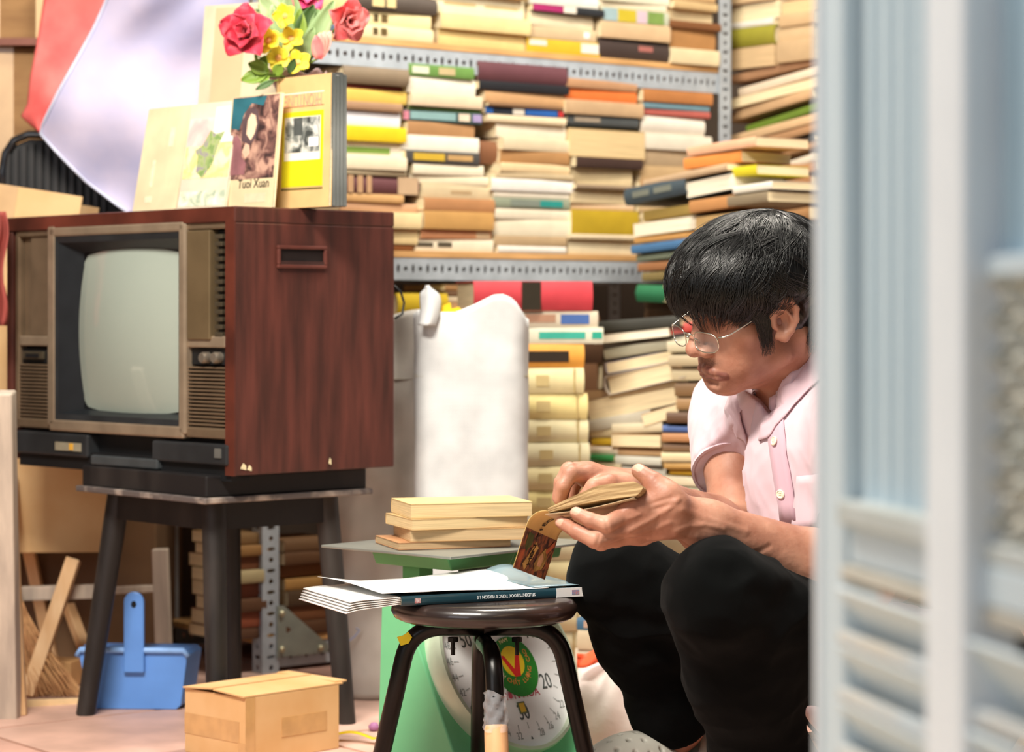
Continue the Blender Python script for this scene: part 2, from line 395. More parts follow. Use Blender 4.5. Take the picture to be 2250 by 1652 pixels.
column(SH, 893, 1044, Z_LO+BT, [(26, '#6f9a4e', 's', dict(bands=[(.05, .3, .2, .8, '#e9eccf'), (.45, .7, .2, .8, '#cdb98c')])), (36, '#fbf3df', 's'), (28, '#ecd4b4', 's', dict(a=10, b=16)), (9, '#5c7a40', 's', dict(a=10, b=16)), (24, '#3f5a5a', 's', dict(nm='dark teal', b=18, bands=[(.0, .07, .1, .9, '#d98a9c'), (.09, .66, .2, .9, '#8fb4b4'), (.7, .84, .2, .9, '#ecd9c0'), (.88, .99, .2, .9, '#a99ac4')])),
    (30, '#b98c5e', 's', dict(b=6)), (34, '#faf3e2', 's', dict(a=-12, b=6)), (27, '#4c4a48', 's', dict(a=-2, b=10, bands=[(.1, .52, .22, .8, '#d8b43c'), (.56, .9, .3, .75, '#c9a36a')])), (24, '#f7ecd0', 's', dict(a=12, b=20)), (20, '#f3e6c6', 's', dict(a=16, b=30)),
    (30, '#dbc8a2', 's', dict(a=36, b=36, bands=[(.4, .7, .35, .6, '#c0a47c')])), (28, '#c18a5c', 's', dict(a=30, b=38)), (40, '#cf9f5e', 's', dict(a=30, b=40)), (20, '#f2ae7e', 's', dict(a=30, b=34, bands=[(.78, .98, .1, .9, '#f0cfa4')])), (28, '#f6e8cc', 's', dict(a=28, b=38, bands=[(.02, .22, .35, .7, '#5a5242'), (.28, .46, .35, .75, '#5a5242')]))],
    'the middle-shelf stack topped by a green spine', group=GB, seed=22)
column(SH, 1052, 1245, Z_LO+BT, [(42, '#6e434a', 's', dict(hard=True)), (20, '#24262a', 's'), (26, '#d6a877', 's', dict(a=14, b=-8)), (8, '#8c6a4c', 's', dict(a=14, b=-8)), (16, '#2d3440', 's', dict(nm='blue and black', a=18, b=-8, bands=[(.0, .09, .1, .9, '#2c62b0'), (.34, .48, .1, .9, '#e6dfcf'), (.5, .9, .1, .9, '#2c62b0'), (.92, .98, .1, .9, '#c23434')])),
    (16, '#f2dfba', 's', dict(a=16, b=0)), (32, '#f7ead0', 's', dict(a=40, b=6)), (27, '#e9d8b6', 's', dict(a=48, b=6)), (28, '#b98a58', 's', dict(a=52, b=8)), (20, '#f3d8a8', 's', dict(a=44, b=10)), (14, '#cdb892', 's', dict(a=40, b=10)), (27, '#fdf9f0', 's', dict(a=28, b=18)), (14, '#f4ead6', 's', dict(a=32, b=12)),
    (22, '#9aa38c', 's', dict(a=30, b=12, bands=[(.22, .6, .2, .85, '#8a9488'), (.6, .9, .2, .85, '#2f9c94')])), (24, '#f6ead0', 's', dict(a=34, b=10)), (36, '#f5e8cc', 's', dict(a=36, b=10)), (22, '#c2a57e', 's', dict(a=40, b=0)), (15, '#faf4e8', 's', dict(a=38, b=0))],
    'the middle-shelf stack topped by a maroon spine', group=GB, seed=23)
column(SH, 1248, 1408, Z_LO+BT, [(20, '#c99a72', 's', dict(a=-6, b=-6)), (26, '#ee7f3e', 's', dict(a=-10, b=-6)), (31, '#d2b088', 's', dict(a=-6, b=0)), (22, '#54595a', 's', dict(a=2, bands=[(.1, .45, .3, .8, '#b0a08c')])), (8, '#2c3230', 's'), (62, '#dcba7a', 'f', dict(cov='#d4ad6a', a=2, b=6, pages=1)), (23, '#4a3630', 's', dict(a=6, b=-2)), (37, '#f2dcae', 's', dict(a=8, b=-16)), (10, '#a08a72', 's', dict(a=8, b=-16)),
    (30, '#f3dfb4', 's', dict(a=10, b=-16)), (14, '#e9c8a4', 's', dict(a=10, b=-14)), (53, '#ccab2c', 's', dict(a=8, b=-12)), (12, '#f0dcb8', 's', dict(a=2, b=-8)), (32, '#f6e6c2', 's', dict(a=0, b=-8))],
    'the middle-shelf stack with the big mustard spine', group=GB, seed=24)
column(SH, 1412, 1560, Z_LO+BT, [(27, '#c8854e', 's'), (14, '#7fa6b4', 's'), (14, '#c86a60', 's'), (40, '#fdf6e6', 's', dict(hard=True)), (34, '#fbf1dc', 's'), (36, '#c6ac88', 's'), (34, '#d9b787', 's'), (34, '#c49a6a', 's'), (34, '#e3c698', 's'), (30, '#a6794e', 's'), (34, '#e9cfa2', 's'), (30, '#caa274', 's')],
    'the middle-shelf stack beside the steel post', group=GB, seed=25)
# recessed brown book ends between two stacks
mm = frame(SH.at(1078, 360, -.02), U); book(mm, .06, .048, .12, '#8a5c3e', 's', 'short brown book end recessed between two middle-shelf stacks', GB, hard=True)
# ---- lower shelves (mostly hidden)
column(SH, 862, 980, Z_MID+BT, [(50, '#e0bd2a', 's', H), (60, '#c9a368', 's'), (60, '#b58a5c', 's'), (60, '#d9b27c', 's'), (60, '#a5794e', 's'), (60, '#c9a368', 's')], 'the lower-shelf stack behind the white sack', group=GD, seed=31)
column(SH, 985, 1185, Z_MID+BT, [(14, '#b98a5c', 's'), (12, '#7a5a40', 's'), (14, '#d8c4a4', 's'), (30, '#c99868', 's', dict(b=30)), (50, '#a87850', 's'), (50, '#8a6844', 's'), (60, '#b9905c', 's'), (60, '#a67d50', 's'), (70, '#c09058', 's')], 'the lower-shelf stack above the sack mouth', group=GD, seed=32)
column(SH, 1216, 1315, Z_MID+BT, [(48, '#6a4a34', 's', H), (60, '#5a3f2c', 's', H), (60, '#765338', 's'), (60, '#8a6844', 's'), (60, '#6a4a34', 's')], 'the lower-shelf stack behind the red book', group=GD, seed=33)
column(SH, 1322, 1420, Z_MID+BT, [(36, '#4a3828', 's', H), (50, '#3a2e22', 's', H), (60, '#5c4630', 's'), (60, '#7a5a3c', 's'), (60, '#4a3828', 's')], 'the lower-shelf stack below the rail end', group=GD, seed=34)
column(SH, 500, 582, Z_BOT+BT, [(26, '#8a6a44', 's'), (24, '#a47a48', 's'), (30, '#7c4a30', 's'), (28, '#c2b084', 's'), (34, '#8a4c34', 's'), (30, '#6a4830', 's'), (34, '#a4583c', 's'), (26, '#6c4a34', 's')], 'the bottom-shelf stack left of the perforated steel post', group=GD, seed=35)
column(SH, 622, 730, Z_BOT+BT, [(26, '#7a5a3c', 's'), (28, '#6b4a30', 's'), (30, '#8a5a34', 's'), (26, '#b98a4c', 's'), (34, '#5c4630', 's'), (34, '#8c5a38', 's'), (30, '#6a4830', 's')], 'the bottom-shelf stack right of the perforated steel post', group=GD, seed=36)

# ---- right hand bookcase: books facing left, in two columns, then a slumping pile
RW = Plane(1606, 5.55, (NN.x, NN.y)); GR = 'books piled along the right wall'
rz = CH + (690-150)/FPX*5.5
column(RW, 1606, 1702, rz, [(20, '#dcc39c', 'f', dict(cov='#b98a6a', pages=2)), (40, '#e6cfae', 'f', dict(cov='#6a3a38', pages=0)), (14, '#f2ece0', 's'), (42, '#a09a34', 's', H), (48, '#dcbd94', 'f', dict(cov='#a07a58', pages=2))], 'the right wall stack with the olive book', group=GR, seed=41)
column(RW, 1714, 1800, rz+.004, [(30, '#dcb88c', 'f', dict(cov='#7c3038', pages=1)), (28, '#e0bd90', 's'), (30, '#e3c498', 's'), (48, '#cfb087', 's')], 'the beige right wall stack', group=GR, seed=42)
heap(RW, [(1700, 152, 200, 20, 5, '#b88a66', 's'), (1710, 178, 190, 20, 7, '#f3e0c4', 's'), (1700, 205, 190, 24, 7, '#e9cba4', 'f', dict(cov='#caa06c', pages=0)), (1690, 232, 190, 22, 8, '#d2ac80', 's'),
    (1715, 258, 170, 17, 9, '#6f8a2e', 's'), (1700, 282, 190, 20, 8, '#dcb88c', 's'), (1705, 303, 190, 18, 8, '#b58a62', 's'), (1730, 322, 130, 12, 9, '#2f2a28', 's'), (1700, 338, 190, 22, 9, '#c69a70', 's'),
    (1735, 362, 120, 18, 9, '#f0e2ca', 's'), (1700, 385, 190, 30, 8, '#c08e62', 's'), (1690, 420, 190, 30, 6, '#a8784e', 's'), (1690, 452, 190, 28, 5, '#8a5f3e', 's'), (1690, 482, 190, 28, 4, '#b98c5e', 's'), (1690, 512, 190, 30, 3, '#6d4a34', 's'), (1690, 544, 190, 30, 2, '#94683f', 's')],
    'the slumping pile on the right wall', GR, seed=43)
RL = Plane(1640, 5.60, (NN.x, NN.y))
column(RL, 1605, 1800, .02, [(60, '#8a6040', 's')]*1 + [(70, '#6d4a34', 's'), (70, '#a4784c', 's'), (70, '#7c563a', 's'), (70, '#94683f', 's'), (70, '#6d4a34', 's'), (70, '#7c563a', 's'), (70, '#94683f', 's'), (70, '#7c563a', 's'), (55, '#94683f', 's'), (60, '#a4784c', 's')], 'the hidden pile behind the reader', group=GR, seed=44)
# ---- corner pile in front of the steel post
CP = Plane(1500, 5.02, (NN.x, NN.y)); GC = 'books heaped in the shelf corner'
heap(CP, [(1580, 322, 150, 22, 3, '#eebb98', 's'), (1560, 352, 118, 26, 3, '#f0954a', 's'), (1632, 375, 52, 22, 2, '#dfd02a', 's'), (1510, 385, 190, 16, 5, '#cbae8c', 's'),
    (1448, 420, 128, 40, 6, '#42525c', 's', dict(hard=True, bands=[(.15, .42, .35, .7, '#7d8378'), (.5, .78, .35, .7, '#7d8378')])), (1560, 408, 100, 38, 6, '#f3e6c6', 'f', dict(cov='#42525c', pages=3)),
    (1655, 412, 90, 18, 3, '#f6efe0', 's'), (1650, 437, 90, 24, 3, '#8f8068', 's'), (1570, 448, 90, 28, 4, '#c78f58', 's'), (1465, 466, 126, 24, 3, '#a98f4a', 's'), (1460, 497, 130, 32, 4, '#f6ead0', 'f', dict(cov='#e8d3a8', pages=3)), (1570, 492, 90, 44, 3, '#dcb77a', 's'),
    (1460, 522, 130, 14, 3, '#cf9a58', 's'), (1455, 541, 118, 20, 4, '#4a7aa8', 's'), (1455, 561, 116, 16, 3, '#87937e', 's'), (1480, 582, 150, 20, 2, '#a8744c', 's'), (1470, 605, 110, 20, 2, '#8a7a4c', 's'), (1440, 645, 60, 40, -2, '#2f7d54', 's', H), (1490, 645, 50, 42, -2, '#ecd8ac', 's'),
    (1570, 530, 120, 30, 3, '#b98a5c', 's'), (1560, 570, 130, 36, 2, '#94683f', 's'), (1570, 615, 130, 40, 2, '#7c563a', 's')],
    'the corner heap above the reader', GC, seed=51)
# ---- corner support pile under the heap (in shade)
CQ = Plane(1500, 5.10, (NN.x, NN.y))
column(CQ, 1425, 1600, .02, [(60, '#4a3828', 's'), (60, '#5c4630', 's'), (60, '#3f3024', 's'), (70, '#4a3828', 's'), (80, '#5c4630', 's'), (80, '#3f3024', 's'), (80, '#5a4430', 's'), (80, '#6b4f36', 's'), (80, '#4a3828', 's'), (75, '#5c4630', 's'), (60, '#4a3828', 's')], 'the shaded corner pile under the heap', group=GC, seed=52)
# ---- tall stack with red book and cream volumes
EN = Plane(1225, 4.62, (math.cos(.20), math.sin(.20))); GE = 'cream multi-volume set beside the sack'
GT = 'books on top of the cream volumes'
def vol(dark='#8a7444'): return dict(hard=True, nm='cream', bands=[(.10, .42, .08, .92, '#dccb93'), (.55, .67, .3, .72, '#d3bd84'), (.90, .915, .02, .98, '#bfa76c')])
ey = .70-(1575-690)/FPX*4.62
specs = [(66, '#cc3f48', 's', dict(hard=True, a=0, b=14, lab='red hardback with a black and gold band, on top of the cream volumes', bands=[(.40, .56, .02, .98, '#2c2416'), (.44, .52, .56, .88, '#a8812e'), (.44, .52, .14, .46, '#a8812e')])),
    (36, '#d8cbb2', 's', dict(b=32, lab='grey-cream paperback with a blue label panel under the red hardback', bands=[(.42, .66, .3, .8, '#b58a70'), (.70, .93, .2, .8, '#4a6aa8')])),
    (36, '#e3dfc6', 's', dict(b=40, lab='pale paperback with a teal title stripe, third under the red hardback', bands=[(.50, .86, .3, .72, '#3fb09a'), (.91, .99, .3, .72, '#2fa58c')])),
    (53, '#eba545', 's', dict(hard=True, b=0, lab='orange hardback with a black panel resting on the cream volumes', bands=[(.30, .86, .25, .70, '#2f2318')]))]
for i in range(13): specs.append((57 if i < 2 else 52, ['#efe0aa', '#f0dd98', '#ece0b2', '#e6dcb4'][i % 4], 's', dict(vol(), b=[0, 8, 10, 10, 10, 8, 0, 0, 4, 8, 8, 0, 0][i])))
column(EN, 1040, 1285, .002, specs, 'the cream volume stack beside the sack', depth=.17, group=GE, jit=.003, seed=61)
# ---- loose slumping books between the cream volumes and the reader
MS = Plane(1420, 4.75, (.93, -.37)); GM = 'loose books slumping behind the reader'
heap(MS, [(1400, 712, 200, 26, 4, '#3b3b34', 's'), (1390, 738, 170, 20, 6, '#bdb69c', 'l', dict(pages=3)), (1490, 722, 70, 22, 8, '#c4483f', 's'), (1420, 764, 190, 24, 9, '#b9b39a', 's'), (1420, 792, 180, 26, 11, '#d8c49c', 'l', dict(pages=0, cov='#b8b4c8')),
    (1420, 828, 176, 46, 13, '#f0dfba', 'l', dict(pages=0, cov='#cdbfae', hard=True)), (1400, 880, 230, 52, 13, '#cbbd9c', 'f', dict(cov='#a9a08c', pages=0)), (1475, 905, 130, 30, 17, '#ecdcb4', 'f', dict(cov='#b98a5c', pages=0)), (1360, 925, 140, 28, 10, '#c9c2ae', 's'),
    (1325, 950, 62, 22, 2, '#dfcaa0', 's'), (1325, 970, 56, 17, 2, '#dcb429', 's'), (1400, 940, 110, 22, 3, '#e3d5b2', 's'), (1400, 968, 110, 30, 0, '#f3e0b8', 'f', dict(cov='#c89a64', pages=0)), (1325, 990, 64, 18, 0, '#f2e0c6', 's'), (1325, 1006, 56, 14, 0, '#2f8a46', 's'), (1400, 993, 110, 18, 0, '#caa476', 's'), (1400, 1012, 110, 20, -1, '#d5d3c4', 's'), (1400, 1036, 120, 24, -2, '#cfccbc', 's'), (1330, 1026, 70, 22, 0, '#d8c8a0', 's')],
    'the loose pile right of the cream volumes', GM, seed=62)
MT = Plane(1510, 4.70, (.97, -.24))
heap(MT, [(1520, 760, 110, 26, 2, '#d9ccaa', 's'), (1525, 792, 110, 26, 1, '#c3b08c', 's'), (1530, 822, 110, 28, 1, '#e3d2a8', 's'), (1535, 856, 110, 30, 1, '#8d6a44', 's'), (1540, 888, 110, 26, 0, '#b08858', 's'), (1520, 918, 110, 24, 0, '#6b4c34', 's'),
    (1515, 943, 120, 14, -1, '#5a78b8', 's'), (1515, 962, 120, 20, 0, '#c48c5c', 's'), (1515, 984, 120, 18, 0, '#8a6a4c', 's'), (1515, 1005, 120, 20, 0, '#ead6a8', 's'), (1515, 1024, 110, 14, 0, '#c99c54', 's'), (1520, 1038, 100, 12, -1, '#dcae2a', 's'), (1515, 1058, 110, 22, -2, '#f0e3c0', 's'), (1510, 1082, 120, 22, -2, '#b9b08e', 's')],
    'the loose pile behind the pink sleeve', GM, seed=63)
# lower foundations of both loose piles
MU = Plane(1420, 4.80, (.93, -.37))
column(MU, 1300, 1450, .005, [(48, '#b9a884', 's'), (48, '#c9b48a', 's'), (50, '#d8c49c', 's'), (50, '#a48a64', 's'), (50, '#c2a878', 's'), (46, '#e0cfa8', 's'), (46, '#b79a6c', 's'), (46, '#c9b48a', 's'), (48, '#a8936c', 's')], 'the low pile behind the stool', group=GM, seed=64)
MV = Plane(1520, 4.76, (.97, -.24))
column(MV, 1458, 1570, .005, [(46, '#a98f64', 's'), (50, '#c9b48a', 's'), (50, '#8f7a58', 's'), (50, '#c2a878', 's'), (46, '#e0cfa8', 's'), (46, '#b79a6c', 's'), (46, '#8f7a58', 's'), (48, '#a8936c', 's')], 'the low pile behind the reader arm', group=GM, seed=65)
# books low on the floor behind the stool leg
FB = Plane(1330, 4.25, (.9, -.3))
column(FB, 1268, 1420, .003, [(26, '#3f6a8a', 's', dict(nm='blue patterned', bands=[(.1, .5, .2, .8, '#c2a08c')])), (40, '#d9c6a4', 's'), (44, '#e6d8bc', 's'), (44, '#c9aa7c', 's'), (44, '#b58e62', 's')], 'the floor stack behind the trouser leg', group=GM, seed=66)
# ================================================================== television on its stand
TA = math.radians(46.0)
TD = Vector((math.cos(TA), -math.sin(TA), 0)); TB = Vector((math.sin(TA), math.cos(TA), 0))   # along the front, into the set
TVP = Plane(515, 3.90, (TD.x, TD.y)); TVS = Plane(515, 3.90, (TB.x, TB.y))
TZ0, TZ1 = .438, .875; TVH = TZ1-TZ0
TW = -TVP.s_of(14); TDP = TVS.s_of(867)
tvo = TVP.p.copy(); tvo.z = TZ0
TM = frame(tvo, TD)
tv = thing('television', 'vintage wooden cabinet television with grey screen on the black stand', 'television', M=TM)
wood = mat('#38201a', .42, var=.3, scale=3.2, bump=.12, stretch=(13, 13, 1.6), c2='#60332a', key='rosewood', coat=.2, detail=9, thr=(.30, .72), bscale=40, bdist=.001)
wood2 = mat('#401f18', .4, var=.3, scale=7, bump=.1, c2='#683326', key='rosewood_edge', coat=.3, detail=6)
brass = mat('#83705a', .38, .55, var=.14, scale=16, bump=.05, key='brass_plastic')
brass_l = mat('#a08e78', .35, .5, var=.12, scale=18, bump=.05, key='brass_trim')
blackp = mat('#26282a', .42, var=.25, scale=12, bump=.06, key='black_plastic')
darkm = mat('#101113', .55, var=.2, scale=12, bump=.02, key='dark_recess')
def tx(px): return TVP.s_of(px)
def tz(px, py): return TVP.at(px, py).z - TZ0
def tvbox(x0, y0, x1, y1, d0, d1, mb=None):
    mb = mb or MB(); cx = (x0+x1)/2
    mb.box(tx(x0), tx(x1), d0-.009, d1-.009, tz(cx, y1), tz(cx, y0)); return mb
w = .018; Wd = TW
mb = MB(); mb.box(-Wd, 0, 0, TDP, TVH-.026, TVH); mb.box(-Wd, -Wd+w, 0, TDP, 0, TVH-.026); mb.box(-w, 0, 0, TDP, 0, TVH-.026); mb.box(-Wd+w, -w, .03, TDP, 0, w)
mb.box(-Wd+w, -w, TDP-.01, TDP, w, TVH-.026)
cab = obj('cabinet', mb, wood, tv, bevel=.0025)
mb = MB(); mb.box(-.0225, .0005, -.0015, .002, .0, TVH-.024); obj('front_edge_strip', mb, wood2, cab)
mb = MB(); mb.box(-Wd+.001, -.001, -.0012, .002, TVH-.024, TVH-.002); obj('front_edge_strip', mb, wood2, cab)
# side handle
def sx(px): return TVS.s_of(px)
def sz(px, py): return TVS.at(px, py).z - TZ0
mb = MB(); cx = 660; x0, x1, z0, z1 = sx(607), sx(715), sz(cx, 590), sz(cx, 540); e = .006
mb.box(0, .006, x0, x1, z1-e, z1); mb.box(0, .006, x0, x1, z0, z0+e); mb.box(0, .006, x0, x0+e, z0+e, z1-e); mb.box(0, .006, x1-e, x1, z0+e, z1-e)
hd = obj('side_handle', mb, mat('#5a3028', .45, key='handle_plastic'), tv, bevel=.0015)
mb = MB(); mb.box(0, .0012, x0+e, x1-e, z0+e, z1-e); obj('handle_recess', mb, mat('#1b1210', .6, key='handle_hole'), hd)
mb = MB(); mb.box(.0, .0045, x0+e, x1-e, z0+e, z0+e+.006); obj('handle_grip', mb, mat('#3a2420', .5, key='handle_grip'), hd)
# bezel
yb = .012
mb = MB()
tvbox(30, 490, 500, 512, yb, yb+.02, mb); tvbox(30, 930, 500, 952, yb, yb+.02, mb)
tvbox(30, 505, 38, 940, yb, yb+.02, mb); tvbox(491, 505, 500, 950, yb, yb+.02, mb)
obj('bezel', mb, brass, tv, bevel=.003)
mb = MB(); tvbox(106, 497, 122, 935, yb-.006, yb+.02, mb); tvbox(394, 490, 409, 955, yb-.006, yb+.02, mb); tvbox(110, 493, 405, 515, yb-.006, yb+.02, mb); tvbox(110, 928, 405, 955, yb-.006, yb+.02, mb)
obj('screen_surround', mb, brass_l, tv, bevel=.004)
mb = MB(); tvbox(30, 495, 500, 950, .034, .05, mb); obj('back_panel', mb, darkm, tv)
# screen mask: sloping frame
o0 = (tx(121), tx(396), tz(258, 931), tz(258, 513)); i0 = (tx(160), tx(388), tz(270, 905), tz(270, 552))
def ring(a, b, ya, yb_):
    m = MB(); vs = [(a[0], ya, a[2]), (a[1], ya, a[2]), (a[1], ya, a[3]), (a[0], ya, a[3]), (b[0], yb_, b[2]), (b[1], yb_, b[2]), (b[1], yb_, b[3]), (b[0], yb_, b[3])]
    return m.add(vs, [(0, 1, 5, 4), (1, 2, 6, 5), (2, 3, 7, 6), (3, 0, 4, 7)])
l0 = (o0[0]+.008, o0[1]-.006, o0[2]+.012, o0[3]-.012)
obj('screen_mask', ring(o0, l0, -.001, .001), blackp, tv)
obj('screen_well', ring(l0, i0, .001, .024), mat('#1c1f22', .38, key='screen_well'), tv)
# picture tube
glass = mat('#9ca69b', .10, var=.03, scale=3, bump=0, key='tube_glass', spec=.7, coat=.6)
gx0, gx1, gz0, gz1 = tx(150), tx(393), tz(270, 914), tz(270, 543)
def tube_fn(a, b):
    u, v = a*2-1, b*2-1
    k = 1-.10*v*v; k2 = 1-.09*u*u          # barrel sides
    return Vector(((gx0+gx1)/2+u*(gx1-gx0)/2*k, .028-.030*(1-u*u*.75)*(1-v*v*.7), (gz0+gz1)/2+v*(gz1-gz0)/2*k2))
mb = MB(); mb.grid(tube_fn, 24, 24); obj('picture_tube', mb, glass, tv, smooth=True)
# left and right panels
mb = MB(); tvbox(40, 520, 105, 752, .022, .03, mb); tvbox(60, 520, 106, 745, .016, .03, mb); obj('side_panel', mb, brass, tv, bevel=.002)
mb = MB(); tvbox(38, 738, 108, 760, yb, .03, mb); obj('panel_ledge', mb, brass_l, tv, bevel=.003)
mb = MB(); tvbox(408, 738, 492, 764, yb, .03, mb); obj('panel_ledge', mb, brass_l, tv, bevel=.003)
mb = MB(); tvbox(411, 506, 461, 746, .008, .03, mb); obj('control_door', mb, mat('#7c6a4e', .36, .5, var=.12, scale=10, key='door_brass'), tv, bevel=.002)
mb = MB(); tvbox(462, 506, 490, 746, .026, .03, mb); obj('channel_strip', mb, darkm, tv)
bt = mat('#5f5646', .35, .6, key='button_metal')
for k in range(14):
    y = 514+k*16.6; mb = MB(); tvbox(468, y, 484, y+10, .012, .028, mb); obj('channel_button', mb, bt, tv, bevel=.001)
for (a, b, c, d) in ((38, 766, 108, 797), (410, 766, 491, 801)):
    mb = MB(); tvbox(a, b, c, d, .020, .03, mb); obj('control_strip', mb, darkm, tv)
for px in (446, 472):
    c = Vector((tx(px), .012, tz(px, 786))); mb = MB()
    mb.lathe([(.0095, 0), (.0095, .012), (.0078, .016), (0, .016)], 18, Matrix.Translation(c) @ Matrix.Rotation(math.pi/2, 4, 'X')); obj('knob', mb, mat('#9c9284', .3, .7, key='knob_metal'), tv, smooth='auto')
mb = MB(); tvbox(44, 772, 88, 789, .014, .021, mb); sl = obj('slide_control', mb, bt, tv, bevel=.0015)
mb = MB(); tvbox(52, 777, 80, 785, .0125, .0142, mb); obj('slot', mb, darkm, sl)
for (a, b, y0, y1, n) in ((38, 108, 800, 935, 17), (408, 492, 806, 948, 17)):
    p = (y1-y0)/n
    for k in range(n):
        mb = MB(); tvbox(a, y0+k*p, b, y0+k*p+p*.52, .013, .022, mb); obj('grille_slat', mb, brass, tv, bevel=.0008)
    mb = MB(); tvbox(a, y0, b, y1, .023, .03, mb); obj('grille_backing', mb, mat('#3a3022', .7, key='grille_back'), tv)
# lower black section
mb = MB(); tvbox(30, 948, 505, 1032, .03, .06, mb); obj('lower_backing', mb, darkm, tv)
for (a, b, y0, y1) in ((34, 196, 950, 1000), (338, 504, 972, 1018)):
    mb = MB(); tvbox(a, y0, b, y1, .004, .04, mb); obj('control_block', mb, blackp, tv, bevel=.004)
mb = MB(); tvbox(128, 972, 184, 990, .002, .006, mb); ind = obj('tuner_window', mb, mat('#8d8672', .4, key='tuner'), tv)
mb = MB(); tvbox(160, 974, 168, 988, .001, .0025, mb); obj('tuner_mark', mb, mat('#d8a43c', .5, key='tuner_mark'), ind)
mb = MB(); tvbox(478, 985, 492, 1006, .002, .006, mb); obj('power_button', mb, mat('#5a5a56', .4, key='power_button'), tv)
mb = MB(); tvbox(206, 1004, 352, 1026, .002, .04, mb); obj('front_lip', mb, mat('#3d4143', .4, key='lip'), tv, bevel=.003)
mb = MB(); tvbox(40, 1000, 505, 1040, .012, .05, mb); obj('lower_plinth', mb, darkm, tv)
for i, (a, b, c, d) in enumerate(((528, 1018, 540, 1030), (543, 1022, 552, 1032), (722, 1006, 727, 1018))):
    mb = MB(); mb.prism([(sx(a), sz(a, d)), (sx(c), sz(c, d+3)), (sx(c), sz(c, b+5)), (sx((a+c)/2), sz(a, b))], .0003, .0012, axis='x'); obj('paint_chip', mb, mat('#d8c9a0', .8, key='paint_chip'), cab)
# loose cable behind the set
mb = MB(); mb.tube([W(868, 700, 4.16), W(884, 690, 4.17), W(888, 665, 4.17), W(880, 640, 4.17), W(866, 628, 4.16)], .0022, 6)
obj('cable', mb, blackp, tv, smooth=True, world=True)

# ---- stand
c0 = W(450, 1108, 3.90); cl = W(100, 1082, 4.16); cr = W(820, 1085, 4.127)
SX = (cr-c0); SX.z = 0; sxl = SX.length; SX.normalize(); SYv = Vector((-SX.y, SX.x, 0)); syl = .40
sm = frame((c0.x, c0.y, 0), SX)
blackw = mat('#191718', .5, var=.4, scale=10, bump=.2, key='black_paint', c2='#34302e', thr=(.45, .8), detail=8, stretch=(1, 1, .4))
stand = thing('stand_table', 'worn black wooden stand with four legs under the television', 'table', M=sm)
mb = MB(); mb.box(.008, sxl-.008, .008, syl-.008, .402, .4375); top = obj('tabletop', mb, blackw, stand, bevel=.003)
mb = MB(); mb.box(0, sxl, 0, syl, .392, .402); obj('top_lip', mb, mat('#5b5350', .55, var=.5, scale=22, bump=.3, key='worn_lip', c2='#b8a89a', thr=(.5, .78), detail=8), top, bevel=.002)
mb = MB(); e = .05
mb.box(e, sxl-e, e-.008, e+.01, .345, .392); mb.box(e, sxl-e, syl-e-.01, syl-e+.008, .345, .392); mb.box(e-.008, e+.01, e, syl-e, .345, .392); mb.box(sxl-e-.01, sxl-e+.008, e, syl-e, .345, .392)
obj('apron', mb, blackw, stand)
inv = sm.inverted()
for (tx_, ty_, bx, by) in ((.055, .055, .045, .03), (sxl-.06, .055, sxl-.035, .03), (.055, syl-.055, .02, syl-.0), (sxl-.06, syl-.055, sxl-.035, syl-.03)):
    mb = MB(); P0 = Vector((tx_, ty_, .392)); P1 = Vector((bx, by, 0))
    mb.tube([P0, P0.lerp(P1, .5), P1], [.0205, .0190, .0165], 12); obj('leg', mb, mat('#1d1a19', .55, var=.4, scale=12, bump=.25, key='worn_leg', c2='#4c4540', thr=(.48, .85), detail=8, stretch=(1, 1, .25)), stand, smooth='auto')

# ---- things standing on the television
BP = Plane(400, 4.045, (TD.x, TD.y))
def panel_book(x0, x1, top_px, Yp, h, label, lean=8, thick=.012, bottom=None, pages=3, hard=False, name='book', roll=0, cat='book', wh=None):
    """upright book with its front cover to the camera; returns (thing, w, h)"""
    pl = Plane((x0+x1)/2, Yp, (TD.x, TD.y)); a, b = pl.s_of(x0), pl.s_of(x1); wd_ = abs(b-a)
    o = pl.p + pl.d*((a+b)/2); o.z = TZ1+.001
    hh = (CH-(top_px-HZ)/FPX*o.y - o.z)/math.cos(math.radians(lean))
    if wh: wd_ = wh
    M = frame(o, TD) @ Matrix.Rotation(math.radians(-lean), 4, 'X') @ Matrix.Rotation(math.radians(roll), 4, 'Y')
    t = thing(name, label, cat, M=M)
    cm = spine_mat(h, .45); ct = .0012
    mb = MB(); mb.box(-wd_/2, wd_/2, 0, ct, 0, hh); mb.box(-wd_/2, wd_/2, thick-ct, thick, 0, hh); mb.box(-wd_/2, -wd_/2+ct, ct, thick-ct, 0, hh)
    c = obj('cover', mb, cm, t)
    mb = MB(); mb.box(-wd_/2+ct, wd_/2-.001, ct, thick-ct, .001, hh-.001); obj('pages', mb, PAGE[pages], t)
    return t, c, wd_, hh
def decal(c, w_, h_, x0, x1, z0, z1, m, name='printed_panel', d=.0004, poly=None):
    mb = MB()
    if poly: mb.prism([(-w_/2+a*w_, b*h_) for a, b in poly], -d, .0003, axis='y')
    else: mb.box(-w_/2+x0*w_, -w_/2+x1*w_, -d, .0003, z0*h_, z1*h_)
    return obj(name, mb, m, c)
